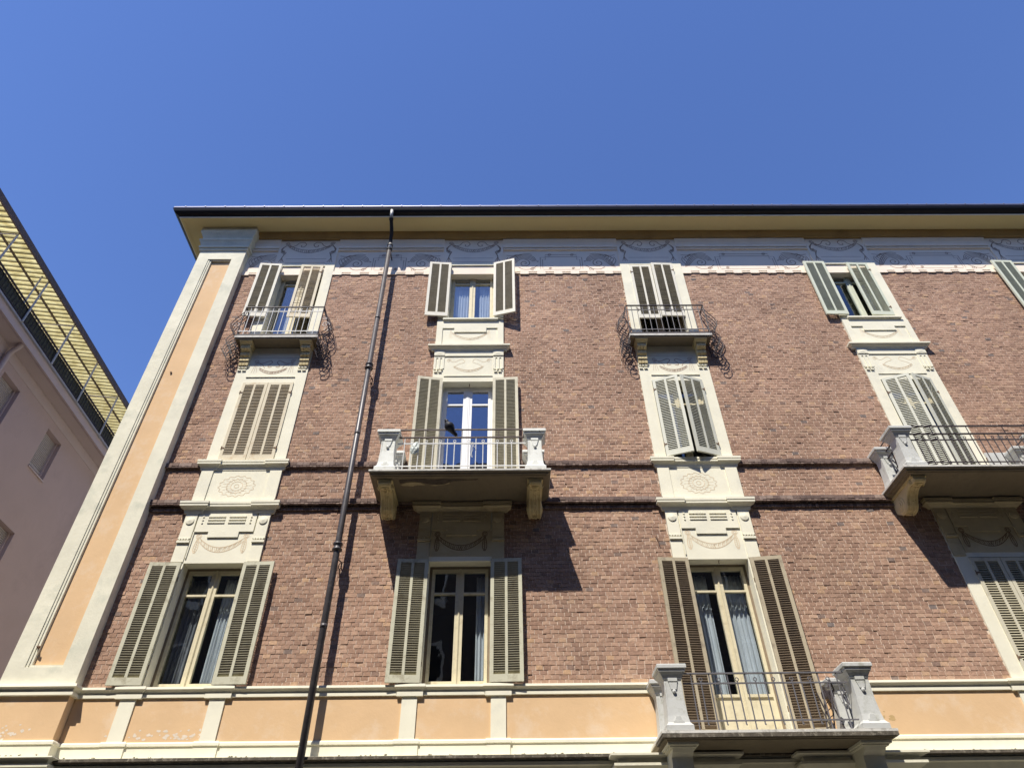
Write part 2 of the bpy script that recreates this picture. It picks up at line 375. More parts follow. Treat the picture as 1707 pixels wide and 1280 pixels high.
def blobs(name, m, n, xr, zr, y, smin, smax, stretch=1.0, zpow=1.0, par=None):
    mb = MB(); cl = [random.uniform(*xr) for _ in range(max(3, n//14))]
    for _ in range(n):
        cx = random.choice(cl)+random.gauss(0, .22); cx = min(max(cx, xr[0]), xr[1]); cz = zr[0]+(zr[1]-zr[0])*random.random()**zpow
        q = random.uniform(smin, smax); k = random.randint(7, 11); ph = random.random()*6
        pts = [(cx+q*stretch*random.uniform(.5,1.2)*math.cos(2*PI*i/k+ph), y-random.uniform(0,.0004), cz+q*random.uniform(.5,1.2)*math.sin(2*PI*i/k+ph)) for i in range(k)]
        mb.add(pts, [tuple(range(k))])
    o = mb.obj(name, m, par or B); o['kind'] = 'stuff'; return o
FLAKE = mat("bare_pale_plaster", (.70,.61,.50), .95, .1, 9, .2, 60); MOSS = mat("black_moss", (.13,.12,.08), .97, .4, 30, .4, 60)
blobs("plaster_flakes", FLAKE, 46, (-5.75,-3.2), (4.07,4.20), -.0309, .006, .030, 1.5, 1.5)
blobs("plaster_flakes", FLAKE, 30, (-6.95,-6.1), (4.06,4.24), -.1809, .006, .030, 1.3, 1.3)
blobs("plaster_flakes", mat("damp_ochre_patch", (.52,.36,.17), .95, .1, 9, .1, 60), 16, (4.75,5.25), (4.22,4.34), -.0309, .006, .026, 2.2, 1.0)
blobs("moss_growth", MOSS, 520, (-5.9,1.6), (3.812,3.86), -.0374, .004, .014, 1.6, 2.4)
blobs("moss_growth", MOSS, 200, (5.1,9.0), (3.812,3.86), -.0374, .004, .014, 1.6, 2.4)
blobs("moss_growth", MOSS, 120, (-6.95,-6.1), (3.812,3.87), -.2114, .004, .016, 1.6, 2.0)
# corner pilaster
mb = MB(); px0, px1 = -7.04, -5.985; qx0, qx1 = -6.785, -6.255; qz0, qz1 = 4.985, 14.06
mb.box(px0, qx0, -.18, .0, 4.745, 14.345); mb.box(qx1, px1, -.18, .0, 4.745, 14.345)
mb.box(qx0, qx1, -.181, .0, 4.745, qz0); mb.box(qx0, qx1, -.181, .0, qz1, 14.345)
mb.box(qx0, qx0+.035, -.165, -.01, qz0, qz1); mb.box(qx0+.035, qx0+.07, -.15, -.01, qz0+.01, qz1)
mb.box(qx0+.07, qx1, -.160, -.01, qz0, qz0+.035); mb.box(qx0+.07, qx1, -.155, -.01, qz1-.03, qz1)
mb.mould(px0+.18, px1-.18, [(.18,14.345),(.20,14.35),(.215,14.375),(.215,14.40),(.185,14.405),(.185,14.425),(.235,14.435),(.24,14.46),(.24,14.49),(.205,14.495),(.225,14.56),(.25,14.63),(.275,14.67),(.275,14.70),(.215,14.705),(.24,14.80),(.265,14.86),(.30,14.93),(.31,14.97),(.31,14.995),(.30,15.0),(.30,15.09)], yb=.0)
PILA = mb.obj("corner_pilaster", CREAM2, B)
MB().box(qx0+.03, qx1, -.11, -.005, qz0, qz1).obj("peach_inset_panel", ORANGE, B)
MB().tube([(-6.555,-.112,10.62),(-6.555,-.135,10.62)], .02, 8).obj("wall_stud", RUST, B)
MB().tube([(-6.73,-.14,5.27),(-6.72,-.19,5.27),(-6.69,-.19,5.26)], .018, 6).obj("wall_stud", RUST, B)

# frieze mouldings between the bays
fseg = [(-5.985, C[0]-.70)] + [(C[i]+.70, C[i+1]-.70) for i in range(4)] + [(C[4]+.70, XR)]
for a, b in fseg:
    mb = MB(); mb.mould(a, b, [(.0,14.93),(.065,14.925),(.07,14.90),(.045,14.80),(.035,14.72),(.05,14.66),(.05,14.63),(.02,14.625),(.02,14.60),(.04,14.585),(.045,14.55),(.02,14.535),(.0,14.53)], yb=.005, left=False, right=False)
    # fret of alternating blocks above the brick
    mb.box(a, b, -.028, .004, 13.785, 13.80); mb.box(a, b, -.004, .004, 13.716, 13.7845)
    n = max(1, round((b-a)/.385)); pt = (b-a)/n
    for k in range(n):
        x = a+k*pt
        mb.box(x, x+pt*.5, -.034, .004, 13.672, 13.7155)
        mb.box(x, x+pt*.5, -.0295, -.0045, 13.717, 13.7845)
        mb.box(x+pt*.5, x+pt, -.0295, -.0045, 13.755, 13.7845) ; mb.box(x+pt*.5+.001, x+pt-.001, -.0285, .0, 13.700, 13.725)
    mb.obj("frieze_moulding", FRIEZE, B)
# eave: cove, soffit, white edge, gutter
mb = MB()
mb.mould(-7.04, XR, [(.0,14.935),(.10,14.94),(.105,14.96),(.15,15.02),(.17,15.07),(.17,15.10)], yb=12.0, right=False)
mb.obj("eave_cove", mat("eave_cove_shade_dirt", (.40,.27,.115), .9, .12, 1.5, .06, 40, stain=(.22,.14,.06), stain_amt=.6, stain_scale=1.1), B)  # brown holds the cove's shading as well as dirt
mb = MB()
mb.mould(-7.04, XR, [(.10,15.101),(.50,15.101),(.502,15.092),(.56,15.092),(.565,15.10),(.565,15.125),(.10,15.13)], yb=12.0, right=False)
mb.obj("eave_soffit", SOFF, B)
mb = MB(); mb.mould(-7.04, XR, [(.566,15.104),(.582,15.104),(.582,15.1245),(.50,15.127)], yb=12.0, right=False); mb.obj("eave_edge", mat("white_edge",(.8,.78,.7),.6,.03,4,0), B)
mb = MB(); mb.mould(-7.04, XR, [(.50,15.128),(.58,15.135),(.66,15.17),(.70,15.21),(.715,15.245),(.715,15.265),(.50,15.268)], yb=12.0, right=False)
mb.mould(-7.04, XR, [(.40,15.288),(.718,15.292),(.72,15.31),(.50,15.32),(.3,15.40)], yb=12.0, right=False)
for k in range(30):
    pass
GUT = mb.obj("gutter", GUTM, B)
mb = MB(); mb.mould(-7.04, XR, [(.60,15.269),(.728,15.270),(.735,15.285),(.60,15.287)], yb=12.0, right=False)
mb.mould(-7.04, XR, [(.60,15.322),(.722,15.325),(.722,15.345),(.60,15.35)], yb=12.0, right=False)
x = -7.5
while x < XR:
    mb.box(x, x+.02, -.735, -.60, 15.325, 15.352); x += .46
mb.obj("gutter_rim", GUTR, B)
mb = MB(); mb.add([(-7.7,-.66,15.36),(XR,-.66,15.36),(XR,6,18.2),(-2.0,6,18.2),(-7.7,12.6,15.36),(XR,12.6,15.36)], [(0,1,2,3),(0,3,4),(3,2,5,4)]); mb.obj("roof", mat("roof_tile",(.25,.12,.08),.9,.2,4,.4,20), B)

# ---------------- window surrounds
def ring_wall(mb, c, z0, z1, oz0, oz1, y0, y1, hw=HW, ow=OW):
    if z0 < oz0: mb.box(c-hw, c+hw, y0, y1, z0, oz0)
    if oz1 < z1: mb.box(c-hw, c+hw, y0, y1, oz1, z1)
    mb.box(c-hw, c-ow, y0, y1, max(oz0,z0), min(oz1,z1)); mb.box(c+ow, c+hw, y0, y1, max(oz0,z0), min(oz1,z1))
def lower_panel(mb, c):
    # pilaster strips with roundels between the lower ledge and the lower window
    for s in (-1,1):
        xa, xb = sorted((c+s*HW, c+s*.505))
        mb.box(xa, xb, -.055, -.02, 6.96, 7.5)
        mb.box(xa, xb, -.045, -.02, 6.64, 6.955)
        mb.box(xa-.004, xb+.004, -.072, -.02, 6.965, 7.00)
        for k in range(4):
            x = xa+.012+k*(xb-xa-.02)/4
            mb.poly_y([(x,7.035),(x+.018,7.005),(x+.036,7.035)], -.068, -.05)
        mb.box(xa-.002, xb+.002, -.066, -.02, 7.036, 7.05)
        mb.disc((xa+xb)/2, 7.365, .072, -.07, -.053, 24, .012)
    # stepped raised plate
    mb.box(c-.48, c+.48, -.052, -.02, 7.165, 7.50)
    mb.box(c-.245, c+.25, -.0525, -.02, 7.065, 7.1645)
    mb.box(c-.49, c-.475, -.05, -.02, 6.70, 7.1645)
def slots(mb, c):
    for z in (7.43,7.375,7.32):
        mb.box(c-.31, c-.03, -.0655, -.05, z, z+.022); mb.box(c+.03, c+.31, -.0655, -.05, z, z+.022)
        for s in (-1,1):
            mb.disc(c+s*.395, z+.008, .016, -.064, -.05, 8)
def capitals(mb, c, zt, zb, big):
    p = .15 if big else .12
    prof = lambda q: [(q*.9,zt),(q,zt-.003),(q,zt-.045),(q*.86,zt-.048),(q*.86,zt-.058),(q*.95,zt-.06),(q*.95,zt-.09),(q*.75,zt-.105),(q*.5,zt-.14),(q*.42,zb+.01),(q*.40,zb)]
    for s in (-1,1):
        xa, xb = sorted((c+s*(HW-.02), c+s*.50))
        mb.mould(xa, xb, prof(p), yb=.004)
    mb.mould(c-.5, c+.5, [(a*.78,b-.002) for a,b in prof(p)], yb=.004, left=False, right=False)
def under_corbel(mb, c):
    for s in (-1,1):
        xa, xb = sorted((c+s*HW, c+s*.485))
        for zz in (10.80, 10.725):
            for k in range(3 if zz > 10.76 else 2):
                n = 3 if zz > 10.76 else 2
                w_ = (xb-xa-.03)/n
                mb.box(xa+.012+k*w_, xa+.012+k*w_+w_*.72, -.055, -.025, zz, zz+.028)
        mb.box(xa+.003, xb-.003, -.05, -.025, 10.83, 10.87)
    mb.box(c-.48, c+.48, -.048, -.025, 10.40+.155, 10.40+.175)
def spandrel(mb, c):
    # between upper window and the tall door of bays two and four
    mb.box(c-.58, c+.58, -.10, -.02, 12.125, 12.165); mb.box(c-.56, c+.56, -.075, -.02, 12.10, 12.124)
    mb.box(c-HW+.001, c+HW-.001, -.052, -.02, 11.90, 12.099)
    mb.box(c-.33, c+.34, -.0525, -.02, 11.782, 11.8995)
    mb.box(c-HW+.001, c-.575, -.052, -.02, 11.36, 11.8995); mb.box(c+.575, c+HW-.001, -.052, -.02, 11.36, 11.8995)
    mb.mould(c-HW, c+HW, [(.12,11.36),(.135,11.357),(.135,11.32),(.12,11.317),(.10,11.29),(.07,11.265),(.065,11.24)], yb=.004)
    mb.box(c-HW+.001, c+HW-.001, -.05, -.02, 11.095, 11.239)
    for s in (-1,1):
        xa, xb = sorted((c+s*(HW-.002), c+s*.49))
        mb.box(xa, xb, -.06, -.02, 11.10, 11.235)
        xm = (xa+xb)/2
        mb.add([(xa,-.0601,11.105),(xb,-.0601,11.105),(xb,-.0601,11.23),(xa,-.0601,11.23),(xm,-.070,11.165)], [(0,1,4),(1,2,4),(2,3,4),(3,0,4)])
        # fluted stub
        mb.box(xa, xa+.045, -.044, -.02, 10.76, 11.09); mb.box(xm-.02, xm+.02, -.044, -.02, 10.76, 11.05); mb.box(xb-.045, xb, -.044, -.02, 10.76, 11.09)
        mb.box(xa+.045, xb-.045, -.0435, -.02, 11.05, 11.09)
        for k in range(3):
            mb.box(xa+.01+k*.065, xa+.01+k*.065+.042, -.062, -.02, 10.725, 10.755)
        for k in range(2): mb.box(xa+.02+k*.085, xa+.02+k*.085+.06, -.056, -.02, 10.66, 10.69)
    mb.box(c-.48, c+.48, -.045, -.02, 10.555, 10.57)
SUR = []
for i, c in enumerate(C):
    mb = MB(); big = i in (1, 3)
    # top zone: opening 13.99 head
    zt0 = 11.435 if i in (0,2) else 12.165
    ring_wall(mb, c, 11.2 if i in (0,2) else 12.10, 14.075, zt0, 13.99, -.03, .26)
    mb.box(c-OW, c+OW, -.0305, -.02, 13.992, 14.07)
    fp = MB(); fp.box(c-HW, c+HW, -.028, .004, 14.0752, 14.93)
    fp.box(c-HW, c-HW+.012, -.034, -.0285, 14.09, 14.92); fp.box(c+HW-.012, c+HW, -.034, -.0285, 14.09, 14.92); fp.obj("frieze_panel", FRIEZE, B)
    # middle zone
    zm0 = 7.80 if big else 8.585
    ring_wall(mb, c, 7.0, 11.2 if i in (0,2) else 12.10, zm0, 10.42, -.03, .26)
    # lower zone
    zl0 = 3.9 if i == 2 else 4.745
    ring_wall(mb, c, zl0, 7.0, zl0, 6.62, -.03, .26)
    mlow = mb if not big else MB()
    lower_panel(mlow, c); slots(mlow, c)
    if i in (0,2,4):
        under_corbel(mb, c)
        capitals(mb, c, 8.56, 8.37, False)
        for s in (-1,1):
            xa, xb = sorted((c+s*HW, c+s*.495)); mb.box(xa, xb, -.05, -.02, 7.70, 8.37)
        capitals(mb, c, 7.70, 7.50, True)
    else:
        spandrel(mb, c)
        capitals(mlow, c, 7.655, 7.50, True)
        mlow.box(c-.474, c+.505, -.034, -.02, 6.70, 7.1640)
    SUR.append(mb.obj("window_surround", CREAM, B))
    if big: mlow.obj("ochre_panel", CREAM_DARK, SUR[-1])  # darker, browner panel in bays two and four

# reveals darker? (none: real shade) rooms behind the openings
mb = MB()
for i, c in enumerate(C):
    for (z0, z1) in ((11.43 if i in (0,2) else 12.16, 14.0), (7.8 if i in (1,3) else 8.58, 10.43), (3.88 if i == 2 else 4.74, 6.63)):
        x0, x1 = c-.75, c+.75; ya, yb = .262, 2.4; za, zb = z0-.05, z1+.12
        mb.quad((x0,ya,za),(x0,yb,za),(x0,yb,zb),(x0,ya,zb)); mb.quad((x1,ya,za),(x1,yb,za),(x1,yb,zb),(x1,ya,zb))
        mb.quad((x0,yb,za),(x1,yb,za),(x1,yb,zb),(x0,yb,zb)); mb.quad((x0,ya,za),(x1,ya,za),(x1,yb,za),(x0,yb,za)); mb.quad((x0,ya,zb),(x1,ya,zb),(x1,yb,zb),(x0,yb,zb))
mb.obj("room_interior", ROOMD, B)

# ---------------- windows
def window(c, z0, z1, mfr, glass, trans=.44, door=0.0, label=None, y=.17, lap=.018, midw=.03, outer=None):
    W = node("window", B, (c, y, z0), label=label)
    h = z1-z0; fr = MB(); ow = OW
    fr.frame_xz(-ow, ow, 0, h, .045, .0, .07)
    fr.obj("window_frame", outer or mfr, W); fr = MB()
    fr.box(-midw/2, midw/2, -.022, .05, .045, h-.045)
    fr.box(-.006, .006, -.03, -.0225, .05, h-.06)
    for s in (-1, 1):
        if s == 1: fr = MB()
        a, b = sorted((s*(ow-.045), s*midw/2))
        st = .048
        fr.box(a, a+st, -.012, .045, .047, h-.047) ; fr.box(b-st, b, -.012, .045, .047, h-.047)
        fr.box(a+st, b-st, -.011, .044, h-.047-.06, h-.047); fr.box(a+st, b-st, -.013, .044, .047, .047+.055+door)
        fr.box(a+st, b-st, -.020, .04, h-trans-.032, h-trans)
        if door: fr.box(a+st-.01, b-st+.01, -.035, -.0135, .047+.02+door, .047+.060+door)
        if door: fr.box(a+st+.02, b-st-.02, -.020, -.0135, .12, door-.02)
        fr.obj("casement", mfr, W)
    for s in (-1, 1):
        a, b = sorted((s*(ow-.045), s*midw/2)); st = .048
        MB().box(a+st-.002, b-st+.002, .010, .016, .10+door, h-trans-.03).obj("pane", glass, W)
        MB().box(a+st-.002, b-st+.002, .010, .016, h-trans, h-.10).obj("pane", glass, W)
    return W
window(C[0], 4.745, 6.62, WOOD_B, GLASS, outer=WOOD_D, label="beige casement window with white net curtains")
window(C[1], 4.745, 6.62, WOOD_B, GLASS, outer=WOOD_D, label="beige casement window shaded by the balcony above")
window(C[2], 3.90, 6.62, WOOD_B, GLASS, outer=WOOD_D, door=.62, label="tall cream balcony door with solid lower panels")
window(C[3], 4.745, 6.62, WOOD_B, GLASS)
window(C[0], 8.585, 10.42, WOOD_B, GLASS)
window(C[1], 7.80, 10.42, WOOD_W, GLASS_D, door=.10, y=.15, midw=.075, label="white framed glazed balcony door reflecting blue sky")
window(C[2], 8.585, 10.42, WOOD_B, GLASS)
window(C[3], 7.80, 10.42, WOOD_B, GLASS, door=.3)
window(C[0], 11.435, 13.99, WOOD_B, GLASS_T, door=.2)
window(C[1], 12.165, 13.99, WOOD_B, GLASS_T, label="beige casement window with pale drawn curtains")
window(C[3], 12.165, 13.99, SH_PALEG[0], GLASS)
window(C[4], 12.165, 13.99, WOOD_B, GLASS)
window(C[2], 11.435, 13.99, WOOD_D, GLASS, door=.2)
window(C[4], 4.745, 6.62, WOOD_B, GLASS); window(C[4], 8.585, 10.42, WOOD_B, GLASS)

# ---------------- curtains (things of their own)
CURT = mat("net_curtain", (.72,.74,.78), .9, .05, 5, 0)
_b = CURT.node_tree.nodes["Principled BSDF"]; _b.inputs["Transmission Weight"].default_value = 0.0
def curtain(x0, x1, z0, z1, y, label, folds=6, gather=0.0, group="curtains behind the window panes", m=None):
    mb = MB(); nx, nz = 70, 14
    ph = random.random()*6
    for j in range(nz+1):
        t = j/nz
        for i in range(nx+1):
            u = i/nx
            xx = x0+(x1-x0)*u
            if gather: xx = xx+gather*(1-t)**1.2*(x1-x0)*(1-u)*1.0
            a = .5+.5*(1-t)
            yy = y+.026*a*math.sin(u*folds*2*PI+ph+.5*math.sin(t*3+u*4))+.008*math.sin(u*folds*4.7*PI)
            mb.v.append((xx, yy, z0+(z1-z0)*t))
    for j in range(nz):
        for i in range(nx):
            a = j*(nx+1)+i; mb.f.append((a, a+1, a+nx+2, a+nx+1))
    o = mb.obj("curtain", m or CURT, None, smooth=True)
    sm = o.modifiers.new("thickness", 'SOLIDIFY'); sm.thickness = .002
    return tag(o, label, "curtain", group)
curtain(C[0]-.42, C[0]-.05, 4.80, 6.50, .36, "dim greyish net curtain behind left pane of lower window next to the corner pilaster", 5, m=mat("dim_net",(.25,.25,.27),.9,.05,5,0))
curtain(C[0]+.12, C[0]+.42, 4.80, 6.50, .33, "white net curtain behind right pane of lower window next to the corner pilaster", 6)
curtain(C[1]+.26, C[1]+.44, 4.80, 6.50, .31, "pale curtain strip at right edge of window under the peeling balcony", 3)
curtain(C[2]-.42, C[2]-.14, 3.95, 6.50, .33, "narrow net curtain hanging at left of the cream balcony door", 4)
curtain(C[2]+.06, C[2]+.42, 3.95, 6.50, .33, "wide net curtain hanging at right of the cream balcony door", 5)
curtain(C[1]-.42, C[1]-.06, 12.2, 13.62, .27, "pale curtain behind left pane of the top floor window with spread shutters", 6)
curtain(C[1]+.16, C[1]+.44, 12.2, 13.62, .27, "pale curtain gathered behind right pane of the top floor window with spread shutters", 5)
curtain(C[0]-.20, C[0]+.10, 11.5, 13.6, .30, "whitish curtain behind the glass of the top floor balcony door by the corner", 4)

# ---------------- shutters
def shutter(c, side, z0, z1, ang, mats, w=.485, yh=-.07, dx=.0, sag=0.0, label=None, hook=False, pitch=.030, slope=None):
    """side -1: hung on the left jamb, +1: on the right jamb; ang 0 closed .. 180 flat on the wall"""
    s = -side                     # local direction of the closed leaf
    rot = math.radians(-ang) if side == -1 else math.radians(ang)
    X = c+side*(OW+dx)
    h = z1-z0; t = .036; st = .055; rail_t = .06; rail_b = .105; mid = .04
    fr = MB()
    def bx(a, b, y0, y1, z0_, z1_):
        a, b = s*a, s*b
        fr.box(min(a,b), max(a,b), y0, y1, z0_, z1_)
    bx(0, st, 0, t, 0, h); bx(w-st, w, 0, t, 0, h)
    bx(st, w-st, .001, t-.001, 0, rail_b); bx(st, w-st, .001, t-.001, h-rail_t, h)
    bx(w/2-mid/2, w/2+mid/2, .0005, t-.0005, rail_b, h-rail_t)
    o = fr.obj("shutter", mats[0], B, loc=(X, yh, z0), rotz=rot, label=label)
    sl = MB(); n = int((h-rail_b-rail_t)/pitch)
    for a, b in ((st, w/2-mid/2), (w/2+mid/2, w-st)):
        for k in range(n):
            z = rail_b+(k+.15)*(h-rail_b-rail_t)/n
            tilt = 1.0+(random.uniform(-sag, sag) if sag else random.uniform(-.04,.04))
            dz = random.uniform(-sag, sag)*.006
            xa, xb = s*(a-.004), s*(b+.004); y0, y1 = .003, t-.003
            H = (t-.006)*tilt*(slope or (1.10 if ang < 60 and z0 < 11 else 1.4 if not sag else .8)); th = .0065
            e1 = random.uniform(-sag, sag)*.010; e2 = random.uniform(-sag, sag)*.010
            vs = []
            for xx, e in ((xa, e1), (xb, e2)):
                vs += [(xx,y0,z+dz+e),(xx,y1,z+dz+e+H),(xx,y1,z+dz+e+H+th),(xx,y0,z+dz+e+th)]
            sl.add(vs, [(0,1,2,3),(4,7,6,5),(0,4,5,1),(1,5,6,2),(2,6,7,3),(3,7,4,0)])
    sl.obj("slats", mats[1], o)
    hg = MB()
    for z in (.14*h, .86*h):
        hg.tube([(0,-.004,z-.035),(0,-.004,z+.035)], .009, 6); a, b = sorted((0, s*.05)); hg.box(a, b, -.006, -.001, z-.012, z+.012)
    if hook:
        hg.tube([(s*.30,.0,.02),(s*.30,-.02,-.03),(s*.30,-.015,-.08)], .006, 5)
    hg.obj("hinge", RUST, o)
    return o
shutter(C[0],-1,4.75,6.60,178,SH_OLIVE,pitch=.034,label="olive louvred shutter folded back beside the corner pilaster")
shutter(C[0],1,4.75,6.60,178,SH_OLIVE,pitch=.034)
shutter(C[1],-1,4.75,6.62,177,SH_OLIVE,pitch=.034); shutter(C[1],1,4.75,6.62,177,SH_OLIVE,pitch=.034)
shutter(C[2],-1,4.00,6.60,176,SH_WORN,pitch=.034,label="tall weathered brown shutter, left of balcony door",yh=-.09)
shutter(C[2],1,4.00,6.60,172,SH_WORN,pitch=.034,label="tall weathered brown shutter, right of balcony door",yh=-.09)
shutter(C[3],-1,4.79,6.60,0,SH_BEIGE,pitch=.038,yh=-.05); shutter(C[3],1,4.79,6.60,0,SH_BEIGE,pitch=.038,yh=-.05)
shutter(C[0],-1,8.59,10.41,0,SH_CREAM,pitch=.036,yh=-.05,label="closed cream louvred shutter with rusty hinges"); shutter(C[0],1,8.59,10.41,0,SH_CREAM,pitch=.036,yh=-.05)
shutter(C[1],-1,7.82,10.45,171,SH_BEIGE,pitch=.034); shutter(C[1],1,7.82,10.45,177,SH_BEIGE,pitch=.034)
shutter(C[2],-1,8.60,10.41,20,SH_GREEN,pitch=.038,yh=-.06); shutter(C[2],1,8.60,10.41,20,SH_GREEN,pitch=.038,yh=-.06)
shutter(C[3],-1,7.82,10.41,21,SH_GREEN,pitch=.038,yh=-.06); shutter(C[3],1,7.82,10.41,21,SH_GREEN,pitch=.038,yh=-.06)
shutter(C[0],-1,12.22,13.96,176,SH_TOP,sag=.30,yh=-.08,pitch=.036,dx=-.02); shutter(C[0],1,12.24,13.96,3,SH_CREAM,sag=.35,yh=-.07,pitch=.036,dx=-.03)
shutter(C[1],-1,12.22,13.99,176,SH_TOP,sag=.15,hook=True,pitch=.034); shutter(C[1],1,12.22,13.99,165,SH_TOP,sag=.15,hook=True,pitch=.034)
shutter(C[2],-1,12.20,13.96,0,SH_TOP,sag=.30,pitch=.036,yh=-.045,label="closed cream shutter with sagging slats"); shutter(C[2],1,12.24,14.0,2,SH_TOP,sag=.30,pitch=.036,yh=-.06)
shutter(C[3],-1,12.22,13.99,179,SH_PALEG,dx=.03,pitch=.034,hook=True); shutter(C[3],1,12.22,13.96,3,SH_PALEG,dx=-.01,pitch=.034)
shutter(C[4],-1,12.22,13.99,178,SH_PALEG,dx=.02,pitch=.034); shutter(C[4],1,12.22,13.99,178,SH_PALEG,dx=.02,pitch=.034)
for z0, z1 in ((4.79,6.60),(8.60,10.41)):
    shutter(C[4],-1,z0,z1,0,SH_GREEN,pitch=.038); shutter(C[4],1,z0,z1,0,SH_GREEN,pitch=.038)
# black tarp lining in the lower part of the third bay door recess is real dark room

# ---------------- balconies
def pedestal(mb, xa, xb, ya, yb, zb, top):
    H = top-zb
    mb.tower(xa, xb, ya, yb, [(.045,zb),(.045,zb+.06),(.04,zb+.065),(.03,zb+.075),(.012,zb+.10),(.0,zb+.18),(-.012,zb+H*.5),(-.014,top-.20),(-.005,top-.175),(.0,top-.172),(.0,top-.155),(.005,top-.15),(.02,top-.12),(.045,top-.09),(.05,top-.06),(.062,top-.055),(.066,top-.05),(.066,top-.01),(.06,top)])
    xm = (xa+xb)/2; w = (xb-xa)
    # raised ornament on the street face
    yf = ya+.010
    mb.box(xm-w*.24, xm+w*.24, yf-.016, ya+.03, top-.20, top-.150)
    mb.poly_y([(xm-w*.22,top-.215),(xm+w*.22,top-.215),(xm+w*.14,top-.30),(xm-w*.14,top-.30)][::-1], yf-.012, ya+.03)
    mb.disc(xm, top-.325, .026, yf-.02, ya+.03, 10, .01)
    mb.box(xm-w*.26, xm+w*.26, ya-.022, ya+.03, zb+.085, zb+.115)
    mb.poly_y([(xm-w*.2,zb+.116),(xm+w*.2,zb+.116),(xm+w*.1,zb+.17),(xm-w*.1,zb+.17)][::-1], ya-.016, ya+.03)
    mb.box(xa+.012, xa+.03, yf-.004, ya+.03, zb+.18, top-.21); mb.box(xb-.03, xb-.012, yf-.004, ya+.03, zb+.18, top-.21)
